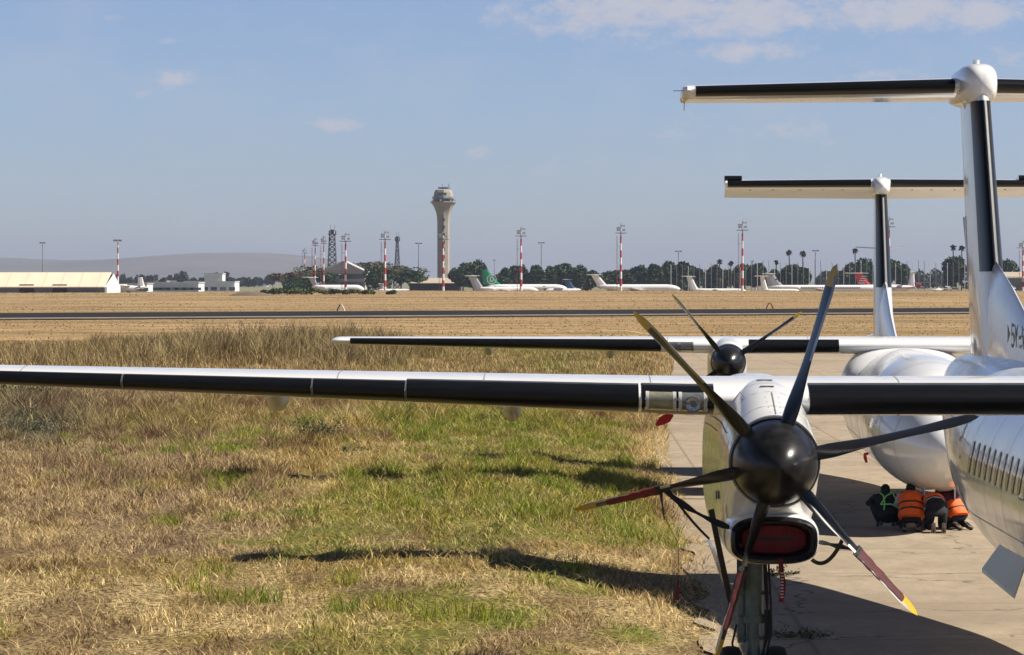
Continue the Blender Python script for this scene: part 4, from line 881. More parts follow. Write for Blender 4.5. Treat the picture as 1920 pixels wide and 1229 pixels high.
# ------------------------------------------------------------------ distance: airport across the field
def gz(p): return float(ground(p.x, p.y))
RW1 = mat('mast_red', (.42, .03, .03), .6); RW2 = mat('mast_white', (.72, .72, .7), .6); GSTEEL = mat('galvanised_steel', (.22, .23, .24), .6); DSTEEL = mat('dark_steel', (.07, .07, .075), .6); LAMPM = mat('lamp_housing', (.55, .58, .6), .4)
def mast(px, ytop, D, label, banded=True, w=.5, head=2.2, ladder=True, name='floodlight_mast', group='masts on the skyline'):
    p = W(px, 540, D); z0 = gz(p); zt = W(px, ytop, D).z; t = thing(name, (p.x, D, z0), label, 'mast', group); h = zt-z0
    m = MB()
    nb = 9 if banded else 1
    for k in range(nb):
        a, b_ = h*.96*k/nb, h*.96*(k+1)/nb; r0_, r1_ = w*(1-.5*k/nb), w*(1-.5*(k+1)/nb)
        m.loft([[Vector((r*cos(2*pi*j/10), r*sin(2*pi*j/10), z)) for j in range(10)] for z, r in ((a, r0_), (b_, r1_))], (k % 2 == 0) and 1 or 0)
    m.build('pole', [RW1, RW2] if banded else [GSTEEL, GSTEEL], t)
    if ladder and banded:
        m = MB(); 
        for q in (-.25, .25): m.box((-w-.9+q*.5, 0, h*.44), (.08, .08, h*.84), 0)
        for k in range(int(h*.84/1.3)): m.box((-w-.9, 0, h*.02+k*1.3), (.5, .08, .1), 1 if (k//3) % 2 else 0)
        m.box((-w-.45, 0, h*.3), (.9, .06, .1)); m.box((-w-.45, 0, h*.7), (.9, .06, .1)); m.build('ladder', [RW1, RW2], t)
    m = MB(); 
    if banded and ladder:
        m.box((0, 0, h*.90), (head*1.9, head*1.9, .18), 1); m.tube([(0, 0, h*.94), (0, 0, h*1.05)], .07, 5, 1)
        for k in range(10):
            a = k*2.4; m.box((cos(a)*head*.55, sin(a)*head*.55, h*.955+(k % 3)*.75-.2), (.85, .5, .6), 0)
        for q in (-1, 1): m.box((q*head*.55, 0, h*.95), (.08, .08, 1.4), 1)
    else:
        m.box((0, 0, h*.985), (head*1.5, head*1.5, .25), 1)
        for k in range(6): a = k*pi/3; m.box((cos(a)*head*.65, sin(a)*head*.65, h*.985-.25), (.6, .6, .45), 0)
    m.build('lamp_head', [LAMPM, DSTEEL] if banded else [DSTEEL, DSTEEL], t); return t
for a in ((221, 449, 1180, 'slender red and white mast with flat lamp head right of the cream roofed hangar', True, .42, 2.0, False), (648, 442, 1180, 'red and white floodlight mast standing before the pale gabled building'), (722, 438, 1180, 'red and white floodlight mast between the gabled building and the short lattice tower'),
          (831, 438, 1180, 'red and white floodlight mast standing in front of the control tower'), (977, 431, 1180, 'red and white floodlight mast right of the green aircraft tail'), (1164, 425, 1180, 'red and white floodlight mast standing over the all white parked jet in the middle'),
          (1392, 419, 1150, 'tallest red and white floodlight mast, left of the two overlapping white tails'), (591, 451, 1240, 'thin red and white mast, left of the two close together beside the big lattice tower', True, .32, 1.3), (607, 447, 1240, 'thin red and white mast, right of the two close together beside the big lattice tower', True, .32, 1.3),
          (1667, 412, 1170, 'floodlight mast whose lamp head shows right of the farther white fin'), (1918, 456, 1250, 'floodlight mast at the right edge of the picture beside the nearest fin'),
          (571, 468, 2100, 'short pale mast, leftmost of the group around the big lattice tower', True, .5, 2), (1411, 489, 1500, 'short red and white pole just right of the tallest floodlight mast, taller of the pair', True, .5, .7, False), (1417, 494, 1500, 'short red and white pole just right of the tallest floodlight mast, shorter of the pair', True, .5, .7, False),
          (80, 454, 1900, 'thin grey light mast rising behind the cream hangar roof', False, .4, 2.2), (785, 455, 1900, 'thin grey light mast left of the control tower', False, .4, 2.6), (1015, 454, 1900, 'thin grey light mast behind the trees right of the green aircraft tail', False, .4, 2.6),
          (1272, 470, 1900, 'thin grey light mast over the trees behind the white jet nose', False, .4, 2.6), (1529, 469, 1900, 'thin grey light mast right of the pair of tall palms', False, .4, 2.6), (927, 487, 2600, 'very faint far mast just right of the dark round tree', False, .4, 1.2)):
    mast(a[0], a[1], a[2], a[3], *(a[4:] if len(a) > 4 else ()))
def lattice(px, ytop, D, wb, wt, label, head):
    p = W(px, 540, D); z0 = gz(p); h = W(px, ytop, D).z-z0; t = thing('lattice_tower', (p.x, D, z0), label, 'lattice tower'); m = MB(); n = 11; th = .16*D/1400
    cs = [(-1, -1), (1, -1), (1, 1), (-1, 1)]
    P = lambda k, c: Vector((c[0]*lerp(wb, wt, k/n)/2, c[1]*lerp(wb, wt, k/n)/2, h*.9*k/n))
    for c in cs: m.tube([P(0, c), P(n, c)], th*1.3, 4)
    for k in range(n):
        for i in range(4):
            a, b_ = cs[i], cs[(i+1) % 4]; m.tube([P(k, a), P(k+1, b_)], th, 4); m.tube([P(k+1, a), P(k, b_)], th*.8, 4); m.tube([P(k+1, a), P(k+1, b_)], th, 4)
    m.build('frame', DSTEEL, t); m = MB(); m.box((0, 0, h*.9), (head*1.9, head*1.9, .3)); m.box((0, 0, h*.94), (head*.8, head*.8, h*.07))
    for k in range(5): m.box((cos(k*1.26)*head*.8, sin(k*1.26)*head*.8, h*.925), (.5, .5, 2.2))
    m.build('platform', DSTEEL, t); m = MB()
    for q in (-.4, .5): m.tube([(q*head, 0, h*.95), (q*head, 0, h*1.06)], .09, 4)
    m.build('antenna', DSTEEL, t)
lattice(623, 428, 1600, 5.2, 2.6, 'tall grey lattice tower behind the pale gabled building', 2.2)
lattice(745, 441, 1800, 4.2, 1.0, 'slimmer grey lattice tower tapering upwards, between mast and control tower', 1.6)

# control tower
D = 1500.; p = W(831.5, 545, D); s = D/F; t = thing('control_tower', (p.x, D, gz(p)), 'tall beige airport control tower flaring out to a glazed cab', 'control tower')
CONC = mat('tower_concrete', (.36, .32, .26), .85, var=.15, vscale=.3); CABG = mat('cab_glass', (.05, .07, .08), .1, spec=.8); z_ = lambda y: W(831, y, D).z-gz(p)
def octo(r, z, n=8, ph=pi/8-.32): return [Vector((r*cos(2*pi*k/n+ph), r*sin(2*pi*k/n+ph), z)) for k in range(n)]
m = MB(); m.loft([octo(r*s*1.03, z_(y)) for r, y in ((11.2, 560), (11.2, 420), (11.6, 410), (12.6, 402), (14.6, 395), (17.6, 388), (21, 382.5), (24, 380), (24, 378.4))]); m.box((0, -11.2*s, z_(440)), (.5, .5, 20), 1)
for k in range(9): m.box((.2, -10.9*s, z_(412)-k*3.5), (1.2, .5, 1.3), 1)
m.build('shaft', [CONC, CABG], t, angle=20)
m = MB(); m.loft([octo(r*s, z_(y)) for r, y in ((18.3, 379), (19.3, 373), (21.3, 372.8), (21.3, 369.4), (19.2, 369))], mis=[0, 0, 1, 1, 1]); m.build('cab', [CABG, mat('cab_rim', (.2, .24, .27), .5)], t, smooth=False)
m = MB(); m.loft([octo(r*s, z_(y)) for r, y in ((18.6, 369.2), (17.2, 361.5), (15, 356.8), (13.8, 356.4), (8, 356.2))]); m.box((-.5, -16.5*s, z_(364)), (4.2, .6, .9), 1); m.build('roof', [CONC, CABG], t, smooth=False)
m = MB()
for k in range(7): a = k*.9; m.box((cos(a)*22*s, sin(a)*22*s, z_(376.5)), (.7, .7, .8))
m.build('gallery_equipment', RW2, t); m = MB()
for q, h_ in ((-9, 5), (-2, 9), (3, 5), (10, 10), (12, 4)): m.tube([(q*s, 0, z_(355)), (q*s, 0, z_(355-h_))], .12, 4)
m.box((0, 0, z_(353)), (4.4, 4.4, .6)); m.build('antenna', DSTEEL, t)

# buildings
def block(name, x0, x1, yt, yb, D, depth, wall, roofm, label, cat='building', roof='flat', rise=0, wins=None, doors=None, winm=None):
    a = W(x0, yb, D); b_ = W(x1, yb, D); zt = W((x0+x1)/2, yt, D).z; z0 = gz(a)-.3; w = b_.x-a.x; t = thing(name, ((a.x+b_.x)/2, D, z0), label, cat); h = zt-z0; rz_ = rise*D/F
    m = MB(); m.box((0, depth/2, h/2), (w, depth, h))
    if roof == 'gable_x':  # ridge along x
        m.add([(w/2, 0, h), (w/2, depth, h), (w/2, depth/2, h+rz_), (-w/2, 0, h), (-w/2, depth, h), (-w/2, depth/2, h+rz_)], [(0, 1, 2), (3, 5, 4)])
    if roof == 'gable_y': m.add([(-w/2, 0, h), (w/2, 0, h), (0, 0, h+rz_)], [(0, 1, 2)])
    m.build('wall', wall, t, smooth=False); m = MB(); o = .6
    if roof == 'flat': m.box((0, depth/2, h+.2), (w+o, depth+o, .4))
    elif roof == 'gable_x':
        for q in (0, 1):
            e = -o if q == 0 else depth+o; A = [Vector((-w/2-.2, e, h-rz_*o/(depth/2)+.1)), Vector((w/2+.2, e, h-rz_*o/(depth/2)+.1)), Vector((w/2+.2, depth/2, h+rz_+.1)), Vector((-w/2-.2, depth/2, h+rz_+.1))]; m.add(A+[v+Vector((0, 0, .25)) for v in A], [(0, 1, 2, 3), (4, 5, 6, 7), (0, 1, 5, 4), (0, 3, 7, 4), (1, 2, 6, 5)])
    else:
        for q in (-1, 1):
            A = [Vector((q*(w/2+o), -1, h-.2)), Vector((q*(w/2+o), depth, h-.2)), Vector((0, depth, h+rz_+.1)), Vector((0, -1, h+rz_+.1))]; m.add(A+[v+Vector((0, 0, .3)) for v in A], [(0, 1, 2, 3), (4, 5, 6, 7), (0, 3, 7, 4), (0, 1, 5, 4)])
    m.build('roof', roofm, t, smooth=False)
    if wins:
        n, u0, u1, ww, wh, zs = wins
        for zc in zs:
            for k in range(n): m = MB(); m.box((w*(lerp(u0, u1, k/max(1, n-1))-.5), -.05, h*zc), (ww, .2, wh)); m.build('window', winm or CABG, t, smooth=False)
    if doors:
        for u, ww, wh in doors: m = MB(); m.box((w*(u-.5), -.07, wh/2+.3), (ww, .2, wh)); m.build('door', DSTEEL, t, smooth=False)
    return t
PALEW = mat('pale_wall', (.78, .78, .76), .8, var=.1, vscale=.2); CREAMR = mat('cream_roof_sheet', (.78, .67, .5), .6, var=.08, vscale=.25, stretch=(1, .1, 1)); GREYW = mat('grey_wall', (.6, .62, .62), .8, var=.15, vscale=.2); WROOF = mat('pale_roof_sheet', (.6, .6, .58), .5, var=.2, vscale=.2); TANR = mat('tan_roof_sheet', (.5, .42, .32), .7, var=.2); SHADEW = mat('open_bay_shade', (.035, .035, .04), .9); BEIGEW = mat('beige_wall', (.42, .38, .33), .8, var=.15)  # near-black solid faces stand in for the shade inside open bays
# long hangar: ridge along its length, pale gable at its right end
Dh = 900.; ax_ = W(-260, 548, Dh); bx_ = W(200, 548, Dh); z0 = gz(W(100, 548, Dh))-.5; t = thing('hangar', ((ax_.x+bx_.x)/2, Dh, z0), 'long low hangar with cream ribbed roof and pale gable end at the left edge', 'hangar'); wl = (bx_.x-ax_.x)/2
ze = W(0, 538, Dh).z-z0; zr = W(0, 513, Dh+8).z-z0; dd = 17.; off = W(213, 540, Dh+dd/2).x-W(200, 540, Dh).x
m = MB(); m.box((0, 0, ze/2-.6), (2*wl, .3, ze-1.2)); m.box((0, dd, ze/2), (2*wl, .3, ze)); m.build('wall', PALEW, t, smooth=False)
m = MB(); m.box((0, .02, ze-.8), (2*wl, .5, 1.4)); m.build('eaves_shade_strip', mat('eaves_shade_grey', (.16, .2, .2), .7), t, smooth=False)  # dark strip standing in for the shade under the eaves
m = MB(); A = [Vector((-wl-.3, -1.2, ze-.3)), Vector((wl-.5, -1.2, ze-.3)), Vector((wl+off*.2, dd/2, zr)), Vector((-wl-.3, dd/2, zr)), Vector((-wl-.3, dd+1.2, ze-.3)), Vector((wl+1, dd+1.2, ze-.3))]
m.add(A+[v+Vector((0, 0, .3)) for v in A], [(0, 1, 2, 3), (3, 2, 5, 4), (6, 7, 8, 9), (9, 8, 11, 10), (0, 1, 7, 6), (1, 2, 8, 7)])
for k in range(14): x = -wl+k*wl*2/13.5; m.add([(x-.12, -1.2, ze+.05), (x+.12, -1.2, ze+.05), (x+.12, dd/2, zr+.36), (x-.12, dd/2, zr+.36)], [(0, 1, 2, 3)], 1)
m.build('roof', [CREAMR, mat('roof_rib', (.68, .55, .36), .6)], t, smooth=False)
m = MB(); m.add([(wl-.4, -.5, -.5), (wl+off*2, dd, -.5), (wl+off*2, dd, ze), (wl+off*1.1, dd/2, zr-.05), (wl-.4, -.5, ze)], [(0, 1, 2, 3, 4)]); m.build('gable_wall', mat('white_gable', (.75, .76, .76), .6), t, smooth=False)
for x in (.35, .62):
    m = MB(); m.box((wl*x, -.3, 1.6), (4, .4, 2.6)); m.build('door', SHADEW, t, smooth=False)
block('warehouse', 272, 372, 531, 548, 1500, 25, GREYW, WROOF, 'low grey warehouse with pale roof left of the white box building', wins=(7, .08, .95, 5, 1.2, [.35]))
block('white_building', 383, 417, 514, 530, 1620, 14, mat('bright_wall', (.75, .75, .73), .7), WROOF, 'tallest pale box shaped building in the low distant row left of the acacias')
block('warehouse', 345, 440, 529, 548, 1560, 22, PALEW, WROOF, 'low white roofed shed in front of the pale box shaped building', wins=(6, .05, .95, 3, 1.6, [.3]))
block('warehouse', 222, 275, 533, 548, 1450, 22, GREYW, TANR, 'small low shed just right of the mast near the hangar', wins=(3, .1, .9, 4, 1.5, [.35]))
block('terminal_annex', 604, 684, 510, 550, 1330, 24, BEIGEW, WROOF, 'pale gabled building with small dark windows among the acacias', roof='gable_y', rise=19, wins=(6, .42, .95, 2.0, 2.0, [.42, .78]))
m = MB(); o_ = W(623, 530, 1326); tt = thing('glass_annex', (o_.x, 1326, gz(o_)), 'dark glazed block beside the gabled building', 'building'); m.box((0, 0, 3.6), (5.6, 3, 7.2)); m.build('wall', mat('dark_glazing', (.06, .09, .12), .15), tt, smooth=False); m = MB(); m.box((0, 0, 7.4), (6.4, 3.6, .3)); m.build('roof', WROOF, tt, smooth=False)
block('long_shed', 768, 862, 532, 550, 1400, 20, SHADEW, TANR, 'long low shed with tan roof and dark front under the control tower', roof='gable_x', rise=9)
block('shed', 1872, 1935, 522, 545, 1250, 14, mat('teal_wall', (.12, .18, .2), .7), TANR, 'small teal walled shed with brown roof at the right edge', roof='gable_x', rise=10, wins=(3, .15, .85, 2.2, 1.6, [.4]))
random.seed(31)
for k, (px, w_, yt) in enumerate(((300, 12, 528), (330, 16, 527), (455, 20, 527), (486, 14, 529), (436, 12, 525), (250, 10, 529))):
    block('distant_building', px-w_, px+w_, yt, 540, 2600+90*k, 20, PALEW if k % 2 else BEIGEW, WROOF, ['small pale far building behind the grey warehouse', 'far building left of the tall pale box', 'wide far building right of the tall pale box', 'far building nearest the acacias', 'tiny far building touching the tall pale box on its right', 'far building over the cargo plane tail'][k])

# parked aircraft in the distance: side views of real solids
DW = mat('distant_white_paint', (.8, .8, .79), .35); DGREY = mat('distant_shade_grey', (.42, .43, .45), .4); TGREEN = mat('tail_green', (.01, .3, .12), .4); TRED = mat('tail_red', (.62, .04, .05), .4); TBLUE = mat('tail_blue', (.03, .09, .2), .4); CREAMW = mat('belly_cream', (.6, .57, .5), .5)  # distant grey puts the shade on unlit white fins into their colour
def jet(label, xt, xn, yc, rad, D, tail, tailm=DW, ttail=True, stab=(0, 0), engine=True, yaw=0, win=False, stabm=DW, extra=None, wing=True, name='parked_jet', body=DW):
    """xt,xn: pixel columns of tail cone and nose; tail: (x_root0, x_root1, x_top0, x_top1, y_root, y_top)"""
    A = W(xt, yc, D); B = W(xn, yc, D); L_ = B.x-A.x; sg = 1 if L_ > 0 else -1; L_ = abs(L_); t = thing(name, (A.x, D, 0), label, 'airliner', 'aircraft parked across the field', yaw)
    zc = A.z; r = rad*D/F; m = MB()
    st = [(0, zc+r*.55, .05, .05), (L_*.06, zc+r*.45, r*.4, r*.45), (L_*.16, zc+r*.18, r*.8, r*.8), (L_*.27, zc, r, r), (L_*.84, zc, r, r), (L_*.90, zc-r*.05, r*.93, r*.93), (L_*.95, zc-r*.14, r*.7, r*.7), (L_*.985, zc-r*.25, r*.38, r*.38), (L_, zc-r*.3, .05, .05)]
    m.loft([[Vector((sg*x, ry*cos(2*pi*k/18), z+rz_*sin(2*pi*k/18))) for k in range(18)] for x, z, ry, rz_ in st])
    if win:
        for k in range(26): m.box((sg*L_*(.30+.5*k/26), -r*.985, zc+r*.22), (.5, .12, .5), 1)
    m.build('fuselage', [body, MARK], t); X = lambda px: W(px, yc, D).x-A.x; Zp = lambda y: W(xt, y, D).z
    a0, a1, b0, b1, yr, yt_ = tail; m = MB(); n = 6; rings = []
    for k in range(n+1):
        q = k/n; xa, xb = X(lerp(a0, b0, q**1.15)), X(lerp(a1, b1, q**.85)); z = Zp(lerp(yr, yt_, q)); th = lerp(.35, .18, q); ch = xb-xa
        rings.append([Vector((xa+ch*u, th*v, z)) for u, v in ((0, 0), (.35, 1), (.8, .9), (1, 0), (.8, -.9), (.35, -1))])
    m.loft(rings); m.build('fin', tailm, t, smooth=False)
    m = MB(); sx0, sx1 = stab; zs = Zp(yt_)+.1 if ttail else zc+r*.4; ch = abs(X(b1)-X(b0))*1.0 if ttail else 3
    xm = X((b0+b1)/2) if ttail else sg*L_*.06; span = 4.6
    if stab == (0, 0): sx0, sx1 = b0-5, b1+1
    xa, xb = X(sx0), X(sx1)
    for q in (-1, 1): m.loft([[Vector((xm+d+u*c, y, zs+v*.16)) for u, v in ((-.5, 0), (-.2, 1), (.5, .2), (.5, -.2), (-.2, -1))] for y, d, c in ((0, 0, abs(xb-xa)*.8), (q*span, -sg*abs(xb-xa)*.25, abs(xb-xa)*.45))])
    m.build('tailplane', stabm, t, smooth=False)
    if engine:
        for q in (-1, 1):
            m = MB(); m.loft([[Vector((sg*x, q*(r+.75)+rr*cos(2*pi*k/14), zc+r*.3+rr*sin(2*pi*k/14))) for k in range(14)] for x, rr in ((L_*.12, .45), (L_*.17, .75), (L_*.25, .8), (L_*.27, .65))]); m.build('engine', body, t)
    if wing:
        for q in (-1, 1):
            m = MB(); m.loft([[Vector((sg*(x+u*c), y, z+v)) for u, v in ((-.5, 0), (.2, .25), (.5, 0), (.2, -.2))] for x, y, z, c in ((L_*.5, 0, zc-r*.75, 5), (L_*.40, q*13, zc-r*.75+1.1, 1.6))]); m.build('wing', body, t)
    m = MB()
    for x, y in ((L_*.48, -2), (L_*.48, 2), (L_*.9, 0)): m.tube([(sg*x, y, zc-r*.6), (sg*x, y, .6)], .15, 6); m.tube([(sg*x, y-.3, .7), (sg*x, y+.3, .7)], .55, 10)
    m.build('landing_gear', DSTEEL, t)
    if extra: extra(t, X, Zp, zc, r, sg, L_)
    return t
jet('white T-tailed jet parked in front of the acacias and gabled building', 585, 683, 541, 6.6, 1240, (590, 603, 578, 590, 545, 521), DGREY, stab=(558, 592))
jet('small white aircraft half sunk behind the grass left of the control tower', 768, 702, 546, 4, 1260, (712, 722, 711, 719, 545, 533), DGREY, stab=(706, 724), engine=False)
def dee(t, X, Zp, zc, r, sg, L_):
    m = MB(); c = Vector((X(922), -.45, Zp(524))); R_ = 9.2*1260/F
    m.loft([[c+Vector((cos(2*pi*k/24)*q, -.02, sin(2*pi*k/24)*q)) for q in (R_, R_-.28)] for k in range(25)], caps=False, closed=False)
    u = R_*.5; write(m, 'D', c+Vector((-u*.7, -.05, -u*.9)), (1, 0, 0), (0, 0, 1), u*1.5, u*1.8, .42, (0, -1, 0)); m.build('tail_emblem', DW, t)
    m = MB(); m.add([(X(1020), -r-.05, zc-.8), (X(1027), -r-.05, zc-.8), (X(1022), -r*.9, zc+r*.55), (X(1018), -r*.9, zc+r*.6)], [(0, 1, 2, 3)]); m.build('body_stripe', mat('dark_green_stripe', (.02, .06, .05), .5), t)
jet('white jet with a green fin bearing a white ringed letter D', 912, 1065, 540.5, 7.2, 1260, (906, 940, 903, 914, 534, 506), TGREEN, ttail=False, extra=dee)
jet('white jet with a shaded grey swept T-tail standing left of the green fin', 895, 1010, 544, 6, 1200, (889, 912, 878, 893, 546, 518), DGREY, stab=(860, 895))
jet('mostly hidden jet with a dark blue T-tail right of the green tailed jet', 1090, 1020, 546, 5, 1230, (1064, 1082, 1058, 1068, 546, 525), TBLUE, stab=(1050, 1074), stabm=DGREY, engine=False, wing=False)
jet('all white T-tailed jet parked in the middle of the distant row', 1118, 1276, 540.5, 7.0, 1200, (1120, 1142, 1108, 1122, 538, 516), DW, stab=(1094, 1130), win=False)
jet('white T-tailed aircraft with a faint grey emblem on its fin, mostly hidden behind the grass', 1295, 1400, 545.5, 4.2, 1230, (1293, 1311, 1287, 1297, 544, 519), DW, stab=(1276, 1307), engine=False)
jet('white aircraft whose narrow plain T-tail stands left of a shaded grey fin', 1428, 1500, 546, 4, 1160, (1428, 1441, 1425, 1433, 545, 518.5), DW, stab=(1410, 1440), engine=False, wing=False)
def swirl(t, X, Zp, zc, r, sg, L_):
    m = MB(); m.ribbon([(X(1454+q), -.45, Zp(526-3*sin(q*.5)+q*.1)) for q in range(0, 9)], .5, (0, -1, 0), .06); m.build('tail_emblem', MARK, t)
jet('long white jet with a row of cabin windows and a dark marked, shaded grey fin', 1436, 1660, 541.5, 6.8, 1200, (1440, 1474, 1435, 1450, 540, 514), DGREY, stab=(1424, 1452), win=True, extra=swirl)
def bars(t, X, Zp, zc, r, sg, L_):
    m = MB()
    for k in range(4): m.box(((X(1608+k*1.5)+X(1622+k*1.5))/2, 0, Zp(531-k*4.2)), (2.6-.2*k, .8, .28))
    m.build('tail_stripes', DW, t)
jet('white aircraft with a bright red striped T-tail', 1600, 1700, 540, 6, 1290, (1608, 1632, 1601, 1616, 533, 513), TRED, stab=(1578, 1630), extra=bars, stabm=DW, engine=False)
def prop(t, X, Zp, zc, r, sg, L_):
    m = MB(); m.box((X(1690), -r-.02, zc+.2), (9, .1, .35)); m.build('body_stripe', TRED, t)
    m = MB(); c = Vector((X(1721), -2, Zp(535))); m.loft([[c+Vector((x, rr*cos(2*pi*k/12), rr*sin(2*pi*k/12))) for k in range(12)] for x, rr in ((-.9, .9), (.6, .9), (1.1, .3))]); m.build('engine', mat('engine_maroon', (.25, .02, .05), .5), t)
    m = MB(); m.tube([c+Vector((1, 0, 0)), c+Vector((1, -1.9, .2))], .1, 5); m.tube([c+Vector((-6, 2, .9)), c+Vector((8, 2, .9))], .14, 5); m.build('propeller_blade', DSTEEL, t)
jet('white aircraft with a thin upright fin and maroon engine right of the farther fin', 1716, 1610, 541, 6, 1240, (1702, 1716, 1707, 1714, 537, 511), DW, stab=(1704, 1718), engine=False, extra=prop, wing=False)
jet('white aircraft tail end showing between the near fin and the right edge', 1905, 1880, 542, 2.2, 1100, (1895, 1902, 1893, 1897, 543, 538), DW, engine=False, wing=False)
jet('white aircraft low behind the grass between the two fins', 1745, 1800, 545, 3, 1220, (1778, 1783, 1777, 1781, 545, 538), DW, engine=False)
def cargo(t, X, Zp, zc, r, sg, L_):
    m = MB(); m.add([(X(256), -r*.8, zc-r*.7), (X(266), -r*.6, zc-r*.5), (X(263), -.9, zc+r*1.1), (X(253), -r-.1, zc+r*.2)], [(0, 1, 2, 3)]); m.build('body_stripe', MARK, t)
    for q in (-1, 1): m = MB(); m.tube([(X(236), q*3, zc+r*.9), (X(226), q*3, zc+r*.9)], .7, 10); m.build('engine', DW, t)
    m = MB(); m.loft([[Vector((X(238)+u*3, y, zc+r+v)) for u, v in ((-.5, 0), (0, .2), (.5, 0), (0, -.1))] for y in (-12, 12)]); m.build('wing', DW, t)
jet('white cargo propeller plane with black stripe and upright tail right of the hangar', 274, 206, 541.5, 5.2, 1180, (258, 273, 259, 267, 540, 520), DW, ttail=False, engine=False, wing=False, extra=cargo)

# runway marker boards
for px, lab in ((639, 'small black and white A-shaped marker board on the far edge of the runway, left one'), (1443, 'small dark A-shaped marker board on the far edge of the runway, right one')):
    Dm = 498+84*((W(px, 580, 545).x+72.6)/140.6)+6; p = W(px, 583, Dm); z = gz(p); t = thing('runway_marker', (p.x, Dm, z), lab, 'marker board', 'runway marker boards'); 
    for q, mm in ((-1, MARK), (1, RW2 if px < 1000 else MARK)):
        m = MB(); m.loft([[Vector((q*x, y, zz)) for y in (-.5, .5)]+[Vector((q*(x+.16), y, zz)) for y in (.5, -.5)] for x, zz in ((.0, 1.15), (.35, .6), (.55, 0))]); m.build('board', mm, t, smooth=False)

# perimeter fence: tall pale posts with mesh between
Df = 1330.; p0 = W(1255, 540, Df); t = thing('perimeter_fence', (p0.x, Df, gz(p0)), 'long fence of tall pale slender posts in front of the trees on the right', 'fence')
for k in range(58):
    px = 1258+10.8*k; p = W(px, 540, Df); ht = W(px, 491+3*sin(k*.7)+(6 if px < 1400 else 0), Df).z-gz(p0); m = MB(); m.tube([(p.x-p0.x, 0, 0), (p.x-p0.x, 0, ht*.97), (p.x-p0.x-.3, 0, ht)], .12, 5); m.build('post', GSTEEL if k % 3 else RW2, t)
m = MB(); x1_ = W(1258+10.8*57, 540, Df).x-p0.x
for z in (1, 2.2, 3.4): m.tube([(0, .15, z), (x1_, .15, z)], .03, 4)
m.build('wire', GSTEEL, t)

# trees
LEAF = {}
def leafm(c):
    return mat('foliage_%d_%d_%d' % tuple(int(q*1000) for q in c), c, .85, spec=.1, var=.35, vscale=.6)
BARK = mat('tree_bark', (.11, .085, .06), .95, var=.3)
def tree(name, px, ytop, ybase, wpx, D, label, cols, seed, flat=False, n=None, leaf=.75, group=None, lobes=7):
    rg = np.random.default_rng(seed); s = D/F; p = W(px, ybase, D); z0 = min(gz(p), p.z); t = thing(name, (p.x, D, z0), label, 'tree', group); H = W(px, ytop, D).z-z0; w = wpx*s
    nl = lobes; n = n or int(420+w*H*9); q = rg.random(nl)
    if flat:
        cx = rg.uniform(-.4, .4, nl)*w; cy = rg.uniform(-.35, .35, nl)*w; cz = H*(.58+.3*rg.random(nl)-.55*(np.abs(cx)/w)**2); rx = w*(.17+.12*q); rz_ = H*(.09+.09*q)
    else:
        an = np.arange(nl)/nl*2*pi+rg.random(nl)*.5; rr = .32*np.sqrt(rg.random(nl)+.15); cx = np.cos(an)*rr*w; cy = np.sin(an)*rr*w; cz = H*(.30+.42*rg.random(nl)); rx = w*(.17+.11*q); rz_ = H*(.2+.1*q)
        cz = np.minimum(cz, H-rz_*.95); cz[0] = H-rz_[0]; cx[0] *= .3
    per = rg.integers(0, nl, n); v = rg.normal(size=(n, 3)); v /= np.linalg.norm(v, axis=1)[:, None]; rad = .72+.36*rg.random(n)**1.2
    C = np.stack([cx[per]+v[:, 0]*rx[per]*rad, cy[per]+v[:, 1]*rx[per]*rad, cz[per]+v[:, 2]*rz_[per]*rad], 1); C[:, 2] = np.maximum(C[:, 2], .4)
    e = rg.normal(size=(n, 3)); e /= np.linalg.norm(e, axis=1)[:, None]; f = np.cross(e, rg.normal(size=(n, 3))); f /= np.linalg.norm(f, axis=1)[:, None]; L_ = leaf*(.6+.8*rg.random(n))[:, None]*D/1300
    if flat: e[:, 2] *= .4
    V = np.stack([C-e*L_, C+f*L_*.6, C+e*L_, C-f*L_*.6], 1).reshape(-1, 3)
    me = bpy.data.meshes.new('crown'); me.vertices.add(n*4); me.vertices.foreach_set('co', V.ravel()); me.loops.add(n*4); me.loops.foreach_set('vertex_index', np.arange(n*4)); me.polygons.add(n); me.polygons.foreach_set('loop_start', np.arange(n)*4)
    for c in cols: me.materials.append(leafm(c))
    me.polygons.foreach_set('material_index', ((per*7+rg.integers(0, 2, n)) % len(cols)).astype(np.int32)); me.update()
    o = bpy.data.objects.new('crown', me); COL.objects.link(o); o.parent = t
    m = MB(); 
    r0_ = .035*H if not flat else .03*w*.6
    m.tube([(0, 0, -.3), (.1, 0, H*.3), (0, 0, H*.55)], [r0_, r0_*.8, r0_*.5], 6)
    for k in range(min(nl, 6)): m.tube([(0, 0, H*(.25 if flat else .3)), (cx[k]*.5, cy[k]*.5, H*.5), (cx[k], cy[k], cz[k])], [r0_*.6, r0_*.4, r0_*.15], 5)
    m.build('trunk', BARK, t); return t
DK = [(.04, .08, .03), (.06, .105, .038), (.03, .062, .026), (.08, .105, .04)]; MD = [(.06, .10, .035), (.045, .08, .03), (.08, .115, .05)]; AC = [(.12, .13, .055), (.09, .11, .045), (.15, .14, .075)]; ACB = [(.15, .12, .08), (.12, .10, .065), (.16, .14, .09)]
ORD = ['first', 'second', 'third', 'fourth', 'fifth', 'sixth', 'seventh', 'eighth', 'ninth', 'tenth', 'eleventh', 'twelfth', 'thirteenth', 'fourteenth', 'fifteenth', 'sixteenth', 'seventeenth', 'eighteenth', 'nineteenth', 'twentieth', 'twenty-first', 'twenty-second', 'twenty-third', 'twenty-fourth', 'twenty-fifth', 'twenty-sixth', 'twenty-seventh', 'twenty-eighth', 'twenty-ninth', 'thirtieth']
